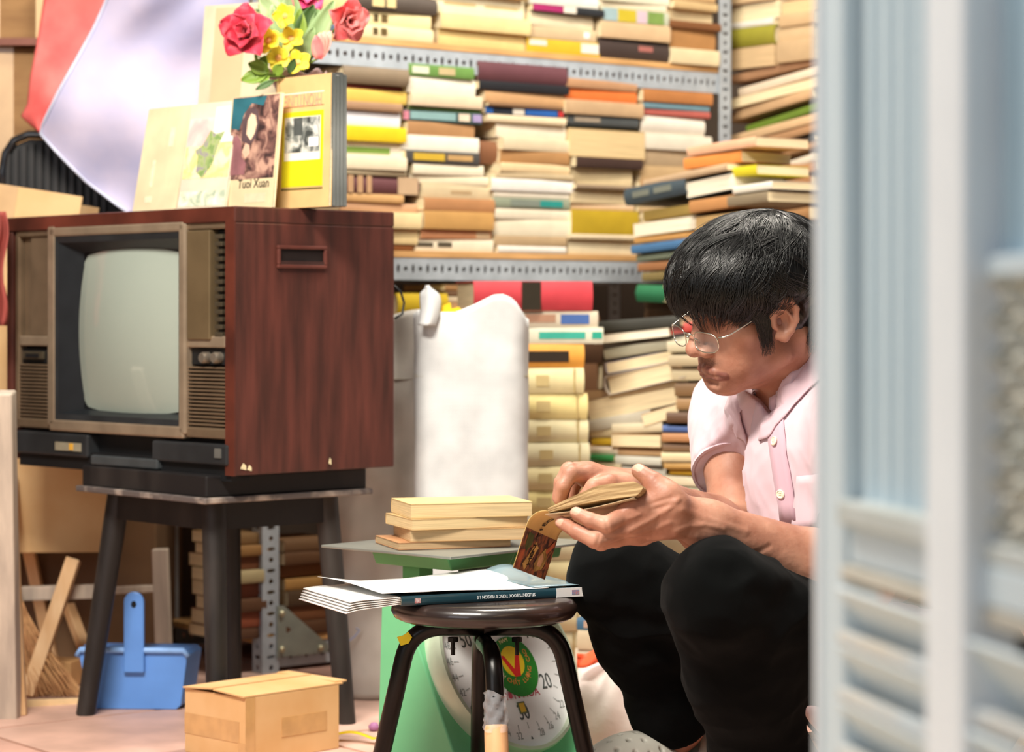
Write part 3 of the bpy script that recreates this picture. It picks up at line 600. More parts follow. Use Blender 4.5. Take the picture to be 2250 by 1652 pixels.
def pic(h1, h2, h3, scale, key):
    m = bpy.data.materials.new(key); m.use_nodes = True; N = m.node_tree.nodes; B = N['Principled BSDF']; B.inputs['Roughness'].default_value = .45
    tc = N.new('ShaderNodeTexCoord'); nz = N.new('ShaderNodeTexNoise'); nz.inputs['Scale'].default_value = scale; nz.inputs['Detail'].default_value = 3; nz.inputs['Distortion'].default_value = .8
    rp = N.new('ShaderNodeValToRGB'); e = rp.color_ramp.elements
    e[0].position = .36; e[0].color = (*lin(h1), 1); e[1].position = .62; e[1].color = (*lin(h3), 1)
    k = rp.color_ramp.elements.new(.48); k.color = (*lin(h2), 1)
    m.node_tree.links.new(tc.outputs['Object'], nz.inputs['Vector']); m.node_tree.links.new(nz.outputs[0], rp.inputs[0]); m.node_tree.links.new(rp.outputs[0], B.inputs['Base Color'])
    return m
# faded booklets, the portrait magazine, the yellow framed book
t, c, w_, h_ = panel_book(290, 385, 232, 4.20, '#f8e6bc', 'faded cream booklet with pale pink marks, leftmost on the television', lean=11, thick=.006)
for (a, b, x, z) in ((.3, .36, .25, .5), (.6, .7, .62, .8), (.25, .4, .1, .16)): decal(c, w_, h_, a, b, x, z, pic('#f4cdb4', '#f8e0bc', '#f9e8c4', 90, 'faded_print'))
t, c, w_, h_ = panel_book(388, 492, 222, 4.10, '#f9ead0', 'pastel children booklet with a pink and green picture on the television', lean=10, thick=.005)
decal(c, w_, h_, .02, .98, .30, .62, pic('#f3e3a0', '#e6d58a', '#f6ecc0', 30, 'meadow_print'))
decal(c, w_, h_, .02, .60, .60, .86, pic('#f2b8b4', '#f4c8c0', '#f6dcd4', 20, 'pink_print'), d=.0006)
decal(c, w_, h_, .55, .98, .62, .95, pic('#cfe2e4', '#e8efe6', '#f4ece0', 24, 'sky_print'), d=.0007)
decal(c, w_, h_, 0, 0, 0, 0, pic('#7d9a5c', '#a9b878', '#9a8f9a', 60, 'figure_print'), d=.0009, poly=[(.3, .36), (.45, .30), (.62, .42), (.7, .6), (.8, .72), (.62, .7), (.5, .74), (.36, .6), (.22, .56), (.3, .5)])
decal(c, w_, h_, .02, .98, .04, .18, pic('#a9b8a0', '#d8dcc0', '#f4eddc', 40, 'leaf_print'), d=.0006)
t, c, w_, h_ = panel_book(490, 598, 207, 4.02, '#f6dfb2', 'magazine with a dark painted portrait of a seated person on its cover', lean=6, thick=.006)
decal(c, w_, h_, .03, .97, .26, .99, pic('#3a2c2c', '#7a5750', '#c39a86', 38, 'portrait_ground'))
decal(c, w_, h_, 0, 0, 0, 0, mat('#2f6672', .5, var=.2, scale=20, key='portrait_sky'), d=.0006, poly=[(.03, .72), (.2, .7), (.28, .84), (.42, .93), (.66, .9), (.72, .985), (.03, .985)])
decal(c, w_, h_, 0, 0, 0, 0, mat('#5d4a4c', .5, var=.2, scale=30, key='portrait_hair'), d=.0008, poly=[(.27, .6), (.26, .78), (.34, .87), (.46, .9), (.56, .86), (.6, .74), (.56, .62), (.44, .56)])
decal(c, w_, h_, 0, 0, 0, 0, mat('#efcfae', .5, var=.08, scale=30, key='portrait_face'), d=.0010, poly=[(.36, .66), (.37, .78), (.43, .84), (.52, .82), (.56, .74), (.53, .66), (.46, .6)])
decal(c, w_, h_, 0, 0, 0, 0, mat('#e2b69c', .5, var=.1, scale=30, key='portrait_hand'), d=.0010, poly=[(.3, .5), (.36, .58), (.44, .56), (.46, .48), (.38, .44)])
decal(c, w_, h_, 0, 0, 0, 0, mat('#8d5f62', .5, var=.25, scale=30, key='portrait_arm'), d=.0008, poly=[(.05, .3), (.04, .6), (.16, .66), (.26, .6), (.3, .46), (.4, .4), (.38, .3)])
text('cover_title', 'Tuoi Xuan', .022, frame((.012, -.0008, h_*.215), (1, 0, 0)) @ Matrix.Rotation(math.pi/2, 4, 'X'), mat('#2c2624', .6, key='ink'), c, world=False, sx=.9)
decal(c, w_, h_, .42, .85, .05, .13, mat('#f3c8a6', .6, var=.06, scale=60, key='pale_stamp'))
# tall framed book, several wrapped ones behind it
t, c, w_, h_ = panel_book(603, 722, 166, 3.99, '#f2c98c', 'tan book with a yellow framed grey photograph, rightmost on the television', lean=1.5, thick=.006, name='book')
yl = mat('#d8cf1e', .5, var=.05, scale=30, key='yellow_print')
decal(c, w_, h_, .12, .88, .16, .73, yl)
decal(c, w_, h_, .17, .83, .36, .69, mat('#efe9dc', .5, var=.03, key='photo_white'), d=.0007)
decal(c, w_, h_, .18, .82, .42, .685, pic('#3c4242', '#8a908c', '#d8d8d0', 42, 'grey_photo'), d=.0010)
decal(c, w_, h_, .34, .5, .55, .685, mat('#4a5050', .5, var=.2, scale=40, key='photo_dark'), d=.0012)
decal(c, w_, h_, .62, .80, .46, .53, mat('#f2f0ea', .5, key='photo_light'), d=.0012)
decal(c, w_, h_, .12, .88, .865, .875, mat('#e8d9cc', .6, key='pale_rule')); decal(c, w_, h_, .12, .88, .765, .77, mat('#6a5640', .6, key='dark_rule')); decal(c, w_, h_, .12, .88, .135, .15, mat('#6d5f30', .6, var=.4, scale=300, key='small_print'))
text('cover_title', 'FRONTLINE', .030, frame((0, -.0006, h_*.82), (1, 0, 0)) @ Matrix.Rotation(math.pi/2, 4, 'X') @ Matrix.Rotation(math.pi, 4, 'Z'), mat('#d89a80', .6, key='pale_red_ink'), c, world=False, sx=.62)
plas = mat('#333735', .15, var=.5, scale=25, bump=.3, key='plastic_wrap', spec=.8, coat=.8, c2='#8a8e8a', thr=(.4, .75), stretch=(1, 1, .2))
Mt = TM
for i, (hc, dh) in enumerate((('#3b3f3e', 0), ('#8d8f8a', -.003), ('#4a4846', .002), ('#5c5c58', -.001))):
    pl = Plane(662, 3.99, (TD.x, TD.y)); o = pl.p + TB*(.0075+i*.0078); o.z = TZ1+.001
    t2 = thing('wrapped_book', f"plastic wrapped book, {['first', 'second', 'third', 'last'][i]} behind the yellow framed book", 'book', M=frame(o, TD), group='wrapped books on the television')
    mb = MB(); mb.box(-w_/2, w_/2, 0, .0070, 0, h_+dh); obj('cover', mb, mat(hc, .3, var=.25, scale=20, key='wrapped_cover', bump=.1), t2, bevel=.001)
    mb = MB(); mb.box(w_/2, w_/2+.0012, .0005, .0066, .001, h_+dh-.001); obj('plastic_sleeve', mb, plas, t2)
# tall cream folder
t, c, w_, h_ = panel_book(416, 606, 6, 4.27, '#faedcc', 'tall cream folder with a broad salmon stripe behind the flowers', lean=3, thick=.010, name='folder', cat='folder', roll=3.0)
decal(c, w_, h_, .14, .50, .02, .985, mat('#f4c49c', .6, var=.05, scale=10, key='salmon_stripe'))
# ================================================================== flowers on the television
def petal(mb, M, L, Wd_, cup=.35, curl=.3, n=5):
    def fn(a, b):
        u = (a-.5)*2; w0 = Wd_*.5*(math.sin(math.pi*min(1, .12+b*.86))**.6)
        x = u*w0; y = b*L
        return M @ Vector((x, y, cup*L*(u*u*.5+.9*b*b)-curl*L*max(0, b-.6)**2*4+.05*L*math.sin(u*5+b*3)*b))
    mb.grid(fn, n, n)
red = mat('#b80e2c', .55, var=.2, scale=18, bump=.1, key='rose_petal', c2='#d83a54', sheen=.3)
coral = mat('#e24a52', .55, var=.2, scale=18, bump=.1, key='coral_petal', c2='#f08a86', sheen=.3)
pinkm = mat('#f08a7e', .6, var=.15, scale=20, key='bud_petal', c2='#f4aa98')
yel = mat('#ecd21e', .55, var=.12, scale=25, key='yellow_petal', c2='#f5e04a')
grn = mat('#6f8c2e', .5, var=.25, scale=14, bump=.15, key='leaf', c2='#8fa648')
grn2 = mat('#7d9a62', .5, var=.2, scale=10, key='leaf_pale', c2='#a4b586')
grn3 = mat('#3f5a2c', .5, var=.2, scale=12, key='leaf_dark')
vz = W(648, 170, 4.13)
vase = thing('vase', 'pinkish ruffled vase holding artificial flowers behind the standing books', 'vase', loc=(vz.x, vz.y, TZ1+.0005))
mb = MB(); hv = vz.z-TZ1
mb.lathe([(.0, .002), (.028, .0), (.034, .03), (.030, .11), (.026, .17), (.034, hv-.02), (.046, hv), (.043, hv), (.031, hv-.02), (.022, .17), (0, .1)], 24, Matrix.Identity(4)); obj('body', mb, mat('#d8b4b0', .3, var=.15, scale=20, key='vase_glass', coat=.5), vase, smooth=True)
mb = MB()
def ruf(a, b): return Vector(((.038+.016*b)*math.cos(a*6.2832), (.038+.016*b)*math.sin(a*6.2832), hv-.006+.012*b+.006*b*math.sin(a*44)))
mb.grid(ruf, 64, 3); obj('ruffle', mb, mat('#e6c4c0', .4, key='ruffle'), vase, smooth=True, solid=.001)
def facing(c, nrm, rot=0):
    z = Vector(nrm).normalized(); x = Vector((0, 0, 1)).cross(z).normalized(); y = z.cross(x)
    M = Matrix((x, y, z)).transposed().to_4x4(); M.translation = Vector(c); return M @ Matrix.Rotation(rot, 4, 'Z')
vt = Vector((vz.x, vz.y, vz.z-.01))
def stem(parent, c, m=grn, r=.0022):
    mb = MB(); c = Vector(c); mid = vt.lerp(c, .55)+Vector((0, 0, .01)); mb.tube([vt+Vector((0, 0, -.08)), vt, mid, c], [r, r, r, r], 6); obj('stem', mb, m, parent, smooth=True, world=True)
def rose(px, py, Y, size, m, nrm, label, dark='#7a0c1c'):
    c = W(px, py, Y); t = thing('artificial_rose', label, 'flower', loc=vt)
    rs = size
    for ring_, (n, L, wd2, tilt, off) in enumerate(((5, .62, .62, 22, .00), (5, .50, .50, 48, .004), (4, .36, .36, 68, .008))):
        for k in range(n):
            M = facing(c, nrm, 2*math.pi*k/n+ring_*.6) @ Matrix.Translation((0, .04*rs, off)) @ Matrix.Rotation(math.radians(tilt), 4, 'X')
            mb = MB(); petal(mb, M, L*rs, wd2*rs, .25, .5); obj('petal', mb, m, t, smooth=True, solid=.0007, world=True)
    mb = MB(); mb.lathe([(.0, .02*rs), (.05*rs, .06*rs), (.075*rs, .2*rs), (.05*rs, .24*rs), (.02*rs, .12*rs), (0, .1*rs)], 12, facing(c, nrm)); obj('heart', mb, mat(dark, .7, key='rose_heart'), t, smooth=True, world=True)
    stem(t, c); return t
rose(546, 74, 4.02, .078, red, (-.25, -1, .12), 'crimson artificial rose with open petals, left of the bouquet')
rose(758, 42, 4.12, .066, coral, (.55, -.8, -.25), 'coral artificial rose drooping on the right of the bouquet')
rose(678, -12, 4.14, .060, mat('#d82a6a', .55, key='magenta_petal', c2='#ec5a8c', var=.2), (.0, -1, .2), 'magenta artificial rose cut by the top edge of the bouquet')
YF = [(627, 36, 4.04, 'topmost'), (640, 86, 4.06, 'central'), (590, 90, 4.03, 'left'), (612, 128, 4.05, 'lower'), (655, 138, 4.06, 'lowest, right')]
for px, py, Y, wd_ in YF:
    c = W(px, py, Y); t = thing('yellow_flower', f'small yellow artificial flower with five petals, the {wd_} one', 'flower', loc=vt, group='yellow flowers in the bouquet')
    for k in range(5):
        M = facing(c, (random.uniform(-.4, .4), -1, random.uniform(-.1, .5)), 2*math.pi*k/5+.3) @ Matrix.Translation((0, .003, 0)) @ Matrix.Rotation(.2, 4, 'X')
        mb = MB(); petal(mb, M, .020, .020, .2, .2); obj('petal', mb, yel, t, smooth=True, solid=.0006, world=True)
    mb = MB(); mb.lathe([(0, 0), (.006, .001), (.005, .004), (0, .005)], 10, facing(c, (0, -1, .2))); obj('centre', mb, mat('#e8a860', .6, key='flower_centre'), t, smooth=True, world=True)
    stem(t, c, grn, .0014)
c = W(700, 110, 4.08); t = thing('flower_bud', 'long salmon pink artificial bud hanging right of the yellow flowers', 'flower', loc=vt)
for k in range(4):
    mb = MB(); M = facing(W(700, 130, 4.08), (.0, -1, .1), math.radians(-22+k*9)) @ Matrix.Rotation(.1*k-.15, 4, 'X'); petal(mb, M, .052-.004*k, .020, .15, .1); obj('petal', mb, pinkm if k < 3 else coral, t, smooth=True, solid=.0008, world=True)
stem(t, W(700, 128, 4.09), grn)
# leaves
lv = thing('foliage_spray', 'spray of green artificial leaves between the roses', 'leaves', loc=vt)
LEAF = [(590, 158, 4.04, 545, 140, .020, grn), (585, 165, 4.04, 530, 178, .022, grn), (590, 168, 4.04, 562, 182, .018, grn), (575, 160, 4.05, 585, 122, .018, grn), (605, 165, 4.03, 620, 140, .016, grn), (635, 160, 4.03, 648, 128, .012, grn3), (602, 178, 4.02, 562, 197, .010, grn3),
        (655, 150, 4.10, 690, 60, .024, grn2), (660, 150, 4.11, 735, 0, .030, grn2), (650, 130, 4.12, 660, 20, .028, grn), (640, 110, 4.12, 600, 10, .034, grn2), (630, 80, 4.12, 570, -10, .036, grn2), (650, 100, 4.12, 690, 10, .026, grn3), (640, 90, 4.13, 640, -20, .034, grn2), (665, 140, 4.11, 715, 70, .022, grn2), (600, 60, 4.13, 560, 20, .024, grn2), (720, 60, 4.12, 745, 20, .012, grn), (600, 40, 4.14, 585, -15, .03, grn), (655, 60, 4.14, 700, -20, .03, grn), (610, 120, 4.10, 570, 60, .024, grn2), (690, 110, 4.12, 700, 20, .022, grn2), (645, 40, 4.15, 615, -25, .03, grn2), (560, 120, 4.05, 575, 160, .006, grn)]
for (x0, y0, Y, x1, y1, wd_, m) in LEAF:
    a, b = W(x0, y0, Y), W(x1, y1, Y-.01); d = b-a; L = d.length
    y = d.normalized(); z = Vector((random.uniform(-.3, .3), -1, random.uniform(0, .5))); z = (z-y*z.dot(y)).normalized(); x = y.cross(z)
    M = Matrix((x, y, z)).transposed().to_4x4(); M.translation = a
    mb = MB()
    def fn(s, q):
        u = (s-.5)*2; w0 = wd_*.62*math.sin(math.pi*min(.98, q*.95+.04))**.8
        return M @ Vector((u*w0, q*L, .25*wd_*abs(u)-.10*L*(q-.4)**2))
    mb.grid(fn, 4, 8); obj('leaf', mb, m, lv, smooth=True, solid=.0006, world=True)
mb = MB()
for (x0, y0, Y, x1, y1, wd_, m) in LEAF: mb.tube([vt, vt.lerp(W(x0, y0, Y), .6)+Vector((0, 0, .004)), W(x0, y0, Y)], .0012, 5)
obj('stems', mb, grn, lv, world=True)

# ================================================================== left background
# lilac sheet with a red border
SHL = [(-60, 235), (0, 228), (60, 205), (130, 170), (200, 130), (290, 86)]      # seam between red and lilac: (y, x)
SHE = [(-60, 112), (0, 96), (100, 80), (170, 66), (230, 60), (256, 46), (290, 85)]       # outer edge of the red border
def lerp_tab(tab, y):
    for (y0, x0), (y1, x1) in zip(tab, tab[1:]):
        if y <= y1: return x0+(x1-x0)*(y-y0)/(y1-y0)
    return tab[-1][1]
def fold(px, py): return .014*math.sin(px*.016+py*.007)+.012*math.sin(px*.007-py*.017+1.2)+.004*math.sin(px*.034+py*.021+2*math.sin(py*.011))
sheet = thing('hanging_cloth', 'pale lilac cloth with a red border hanging behind the television', 'cloth', loc=(W(300, 460, 4.74).x, 4.74, .9))
lil = mat('#a5a4c4', .8, var=.08, scale=7, bump=.25, key='lilac_cloth', c2='#bcb3c9', sheen=.2, bdist=.01)
mb = MB()
LB = [(-60, 255), (0, 235), (60, 208), (130, 170), (200, 130), (290, 86), (340, 130), (400, 190), (445, 250), (470, 285)]
RB = [(-60, 548), (0, 548), (200, 545), (300, 520), (400, 460), (470, 300)]
def fl(a, b):
    py = -60+b*530; x0, x1 = lerp_tab(LB, py), lerp_tab(RB, py); px = x0+(x1-x0)*a
    return W(px, py, 4.74+fold(px, py)*1.4+.03*a)
mb.grid(fl, 60, 60); obj('lilac_field', mb, lil, sheet, smooth=True, solid=.002, world=True)
mb = MB()
def fr(a, b):
    py = -60+b*350; x0, x1 = lerp_tab(SHE, py), lerp_tab(LB, py); px = x0+(x1-x0)*a
    return W(px, py, 4.738+fold(px, py)*1.4-.012*math.sin(a*3.1))
mb.grid(fr, 16, 40); obj('red_border', mb, mat('#e25a58', .75, var=.12, scale=9, bump=.2, key='red_cloth', c2='#ee7a74', bdist=.006), sheet, smooth=True, solid=.002, world=True)
mb = MB(); mb.tube([fl(0, b/30)+Vector((0, -.004, 0)) for b in range(31)], .003, 6); obj('hem', mb, mat('#c3c8dc', .8, key='hem'), sheet, world=True, smooth=True)
# cardboard boxes behind
card = mat('#87643f', .8, var=.12, scale=9, bump=.12, key='cardboard', c2='#97734a', stretch=(1, 1, 4))
card_l = mat('#cfa774', .8, var=.10, scale=9, bump=.1, key='cardboard_light', c2='#d9b684')
tape = mat('#c8a67c', .25, var=.1, scale=10, bump=.05, key='tape', coat=.4)
def carton(name, label, o, d, Lx, Ly, Lz, m=card, seam=.35, group=None, rot=0):
    M = frame(o, d) @ Matrix.Rotation(rot, 4, 'Z'); t = thing(name, label, 'box', M=M, group=group)
    mb = MB(); mb.box(0, Lx, 0, Ly, 0, Lz); b = obj('body', mb, m, t, bevel=.002)
    mb = MB(); mb.box(Lx*seam, Lx*seam+.05, -.0008, 0, .0, Lz); mb.box(Lx*seam, Lx*seam+.05, -.0008, Ly, Lz, Lz+.0008); obj('tape', mb, tape, t)
    return t, M
bx = W(-150, 0, 4.98); 
carton('cardboard_box', 'large brown cardboard box under the upper one behind the red border', (W(-230, 0, 4.92).x, 4.92, .70), (1, .05, 0), .42, .19, .545, card, .45)
carton('cardboard_box', 'upper brown cardboard box at the top left corner', (W(-230, 0, 4.92).x, 4.93, 1.262), (1, .05, 0), .29, .19, .34, card, .55)
mb = MB(); q = W(-40, 82, 4.9); mb.box(-1.27, -.80, 4.90, 5.12, 1.2465, 1.2612); tag(obj('wooden_plank', mb, mat('#7a4a3c', .6, var=.2, scale=10, key='plank_brown'), None), 'reddish brown plank between the two brown boxes', 'plank')
carton('cardboard_box', 'dark box with a pale label at the top left', (W(45, 0, 4.96).x, 4.96, 1.262), (1, .05, 0), .055, .14, .30, mat('#3a2a1c', .7, key='dark_carton'), .6)
mb = MB(); mb.box(W(78, 0, 4.92).x, W(100, 0, 4.92).x, 4.92, 5.05, 1.2625, 1.36); tag(obj('small_box', mb, mat('#c9ad82', .7, key='pale_box'), None, bevel=.001), 'small pale tan box beside the dark one', 'box')
mb = MB(); mb.box(-1.28, -.70, 4.74, 5.12, .0, .70); tag(obj('storage_chest', mb, mat('#6d5238', .7, var=.2, scale=6, key='chest_wood'), None, bevel=.003), 'brown wooden chest carrying boxes behind the television', 'chest')
# black chair back with ribs
chair = thing('chair_back', 'black ribbed chair back with a bright rim under the cloth corner', 'chair', loc=W(60, 440, 4.80))
cc = W(62, 398, 4.84); pts = [cc+Vector((-.052, 0, -.10)), cc+Vector((-.052, 0, .02)), cc+Vector((-.046, 0, .055)), cc+Vector((-.028, 0, .082)), cc+Vector((0, 0, .094)), cc+Vector((.08, .0, .092)), cc+Vector((.16, 0, .07)), cc+Vector((.20, 0, .02)), cc+Vector((.21, 0, -.1))]
mb = MB(); mb.tube(pts, .0085, 10); obj('rim', mb, mat('#22252a', .15, key='chair_rim', coat=.8, spec=.8), chair, smooth=True, world=True)
mb = MB(); mb.prism([(-.048, -.1), (-.046, .04), (-.028, .072), (0, .084), (.08, .084), (.15, .062), (.19, .02), (.20, -.1)], .006, .018, frame(cc, (1, 0, 0)), axis='y'); obj('back_panel', mb, mat('#131416', .5, key='chair_panel'), chair, world=True)
for k in range(13):
    x = -.04+k*.016; top_ = .03+.048*math.sin(min(2.6, (k+1.2)/12*2.6+.3)); mb = MB(); mb.bar(cc+Vector((x, 0, -.1)), cc+Vector((x, 0, top_)), .006, .008); obj('rib', mb, mat('#2c2a29', .4, key='chair_rib'), chair, world=True)
mb = MB(); mb.box(-.11, .20, .0, .07, -.13, -.10, frame(cc, (1, 0, 0))); obj('seat', mb, mat('#131416', .5, key='chair_panel'), chair, world=True, bevel=.004)
for (a, b) in ((-.09, .02), (.11, .02), (-.09, .055), (.11, .055)):
    mb = MB(); p = cc+Vector((a, b, -.13)); mb.tube([p, Vector((p.x, p.y, .7005))], .009, 8); obj('leg', mb, mat('#131416', .5, key='chair_panel'), chair, world=True)
# light carton in front of the chair
M = frame(W(-70, 470, 4.58), (1, -.12, 0)) @ Matrix.Rotation(math.radians(9), 4, 'Y')
t = thing('open_carton', 'light cardboard carton behind the left end of the television', 'box', M=M)
mb = MB(); mb.box(0, .215, 0, .006, -.40, .066); mb.box(0, .006, .006, .12, -.40, .05); mb.box(.209, .215, .006, .12, -.40, .05); mb.box(.006, .209, .114, .12, -.40, .05); mb.box(.006, .209, .006, .114, -.40, -.394); obj('walls', mb, card_l, t)
mb = MB(); mb.box(.03, .09, -.001, 0, -.40, .066); obj('tape', mb, tape, t)
# reddish curtain strip at the frame's left edge
mb = MB()
def cf(a, b): return W(-30+a*42+6*math.sin(b*9), 465+b*250, 4.30+.015*math.sin(a*9+b*4))
mb.grid(cf, 10, 24); tag(obj('hanging_rag', mb, mat('#8e4038', .8, var=.25, scale=8, key='rag'), None, smooth=True, solid=.002), 'reddish brown rag hanging left of the television', 'cloth')

# ================================================================== under the television, left
greyw = mat('#a89a8c', .75, var=.2, scale=10, bump=.25, key='grey_wood', c2='#c8b8a6', stretch=(4, 4, .5), detail=8)
palew = mat('#d3a878', .7, var=.15, scale=9, bump=.2, key='pale_wood', c2='#e0bc90', stretch=(4, 4, .5))
mb = MB(); mb.bar(W(14, 1580, 4.19), W(2, 860, 4.12), .045, .045, up=(1, 0, 0)); tag(obj('wooden_post', mb, greyw, None, bevel=.004), 'weathered grey wooden post at the left edge', 'post')
mb = MB(); mb.bar(W(46, 1572, 4.21), W(20, 1010, 4.26), .016, .02, up=(1, 0, 0)); tag(obj('wooden_batten', mb, palew, None, bevel=.001), 'thin pale batten leaning against the grey post', 'batten')
# cardboard box standing on a small wooden stool
o = W(22, 1214, 4.58)
t, M = carton('cardboard_box', 'brown cardboard box on the small wooden trestle under the television', (W(-60, 0, 4.56).x, 4.56, CH-(1216-HZ)/FPX*4.56), (1, .10, 0), .27, .14, .20, card_l, .12)
tr = thing('trestle', 'small rough wooden trestle carrying the cardboard box', 'trestle', loc=(W(200, 0, 4.62).x, 4.62, 0))
zt = CH-(1216-HZ)/FPX*4.56-.001
for (x0, y0, x1, y1, Yp, Yq, wd_) in ((352, 1222, 362, 1560, 4.66, 4.66, .030), (62, 1222, 120, 1500, 4.70, 4.74, .022), (20, 1222, 8, 1560, 4.70, 4.70, .022)):
    mb = MB(); a, b = W(x0, y0, Yp), W(x1, y1, Yq); a.z = zt; b.z = 0; mb.bar(a, b, wd_, wd_, up=(1, 0, 0)); obj('leg', mb, greyw if wd_ > .025 else palew, tr, world=True, bevel=.002)
mb = MB(); mb.bar(W(5, 1305, 4.50), W(212, 1299, 4.50), .022, .026); obj('rail', mb, greyw, tr, world=True, bevel=.002)
mb = MB(); mb.bar(W(225, 1298, 4.60), W(352, 1292, 4.66), .014, .014); obj('rail', mb, greyw, tr, world=True, bevel=.002)
mb = MB(); mb.bar(W(150, 1330, 4.68), W(195, 1450, 4.62), .02, .02); obj('brace', mb, palew, tr, world=True, bevel=.002)
mb = MB(); mb.bar(W(60, 1528, 4.40), W(162, 1228, 4.47), .022, .026, up=(1, 0, 0)); tag(obj('timber_offcut', mb, palew, None, bevel=.002), 'pale grooved timber offcut leaning diagonally beside the dustpan', 'timber')
mb = MB(); mb.bar(W(50, 1556, 4.30), W(178, 1552, 4.34), .012, .03); tag(obj('floor_batten', mb, mat('#e2c394', .7, key='floor_batten'), None, bevel=.001), 'short pale batten lying on the floor beside the dustpan', 'batten')
# broom bristles: a bundle nobody could count
mb = MB(); rb = random.Random(5)
for k in range(420):
    a = W(38+rb.uniform(-10, 14), 1330+rb.uniform(-10, 30), 4.46+rb.uniform(-.02, .03)); b = W(60+rb.uniform(0, 120), 1540+rb.uniform(-30, 12), 4.42+rb.uniform(-.04, .06)); b.z = max(b.z, .004)
    m_ = a.lerp(b, .5)+Vector((rb.uniform(-.012, .004), 0, -.01)); mb.tube([a, m_, b], [.0012, .0011, .0004], 3, cap=False)
br = thing('broom', 'brown straw broom head resting on the floor at the left', 'broom', loc=W(40, 1550, 4.45))
bs = obj('bristles', mb, mat('#a9764c', .8, var=.3, scale=30, key='straw', c2='#c99a68'), br, world=True); bs['kind'] = 'stuff'
mb = MB(); mb.tube([W(34, 1345, 4.46), W(30, 1230, 4.50), W(26, 1050, 4.56)], .011, 8); obj('handle', mb, palew, br, smooth=True, world=True)
mb = MB(); mb.box(-.05, .05, -.03, .03, .003, .05, frame(W(120, 1500, 4.55).to_2d().to_3d(), (.9, -.3, 0))); tag(obj('wood_block', mb, mat('#c79a68', .7, var=.2, scale=12, key='wood_block'), None, bevel=.002), 'short offcut of pale timber on the broom', 'block')
# ---- blue dustpan
bl = mat('#5b8ed6', .38, var=.07, scale=12, bump=.04, key='blue_plastic', spec=.5)
dp = W(300, 1566, 4.27); dm = frame((dp.x, dp.y, 0.001), (1, -.05, 0))
pan = thing('dustpan', 'blue plastic dustpan standing upright under the stand', 'dustpan', M=dm)
k = 4.27/FPX
def pf(x, y): return ((x-300)*k, (1566-y)*k)
front = [pf(205, 1566), pf(388, 1566), pf(398, 1556), pf(412, 1448), pf(404, 1438), pf(180, 1436), pf(172, 1446), pf(196, 1556)]
mb = MB(); n = len(front)
vs = [(a, 0, b) for a, b in front] + [(a*1.12, .085, b*.98+.003) for a, b in front] + [(a*.94, .003, b*.97+.003) for a, b in front] + [(a*1.08, .085, b*.95+.005) for a, b in front]
fs = [tuple(range(n))[::-1], tuple(range(2*n, 3*n))]
for i in range(n):
    j = (i+1) % n
    fs += [(i, j, n+j, n+i), (2*n+j, 2*n+i, 3*n+i, 3*n+j), (n+i, n+j, 3*n+j, 3*n+i)]
mb.add(vs, fs); obj('tray', mb, bl, pan, bevel=.002)
mb = MB(); mb.tube([(pf(168, 1446)[0], -.001, pf(168, 1450)[1]), (pf(176, 1436)[0], -.003, pf(176, 1436)[1]), (pf(404, 1436)[0], -.003, pf(404, 1436)[1]), (pf(414, 1446)[0], -.001, pf(414, 1450)[1])], .0055, 8); obj('rim', mb, mat('#86b0e8', .35, key='blue_rim'), pan, smooth=True)
hx = pf(296, 0)[0]; R_ = 22.5*k; zt_ = pf(0, 1330)[1]; poly = [(hx+R_, pf(0, 1485)[1])] + [(hx+R_*math.cos(a), zt_+R_*math.sin(a)) for a in [i*math.pi/12 for i in range(13)]] + [(hx-R_, pf(0, 1485)[1])]
hl = [(hx+.005*math.cos(a), zt_-.004+.0062*math.sin(a)) for a in [i*math.pi/6 for i in range(12)]]
mb = MB(); mb.prism(poly, -.009, .0, axis='y'); hdl = obj('handle', mb, bl, pan, bevel=.002)
mb = MB(); mb.prism(hl, -.0094, -.0088, axis='y'); obj('hanging_hole', mb, mat('#0c0e10', .9, key='hole'), hdl)
# ---- small carton on the floor
c0 = W(540, 1535, 3.75); d_ = (W(745, 1505, 3.889)-c0); d_.z = 0; Lx = d_.length
M = frame((c0.x, c0.y, .0005), d_); Ly = .152; Lz = CH-(1535-HZ)/FPX*3.75
t = thing('parcel_box', 'small tan cardboard box with lifted flaps in front of the stand', 'box', M=M)
kraft = mat('#cda06a', .75, var=.06, scale=10, bump=.08, key='kraft', c2='#d6ae7c')
mb = MB(); e = .003; mb.box(0, Lx, 0, e, 0, Lz); mb.box(0, Lx, Ly-e, Ly, 0, Lz); mb.box(0, e, e, Ly-e, 0, Lz); mb.box(Lx-e, Lx, e, Ly-e, 0, Lz); mb.box(e, Lx-e, e, Ly-e, 0, e); obj('walls', mb, kraft, t, bevel=.0008)
for (p, rx, ax) in (((0, 0, Lz), 3, 'f'), ((0, Ly, Lz), -4, 'b')):
    Mf = Matrix.Translation(p) @ Matrix.Rotation(math.radians(rx), 4, 'X'); mb = MB()
    mb.box(-.004, Lx+.008, *((0, Ly*.5) if ax == 'f' else (-Ly*.49, 0)), .0005, .0030, Mf); obj('flap', mb, kraft, t)
mb = MB(); mb.box(Lx-.004, Lx+.02, .004, Ly*.98, Lz+.003, Lz+.0055, Matrix.Identity(4)); obj('flap', mb, kraft, t)
for tb_ in ((Lx*.5-.024, Lx*.5+.07, -.0007, 0, Lz*.32, Lz*.62), (-.0007, 0, Ly*.1, Ly, Lz*.30, Lz*.62), (-.0007, .018, -.0007, .0, 0, Lz), (-.0008, 0, .0002, .018, 0, Lz*.3)):
    mb = MB(); mb.box(*tb_); obj('tape', mb, mat('#c59a66', .22, key='brown_tape', coat=.5), t)

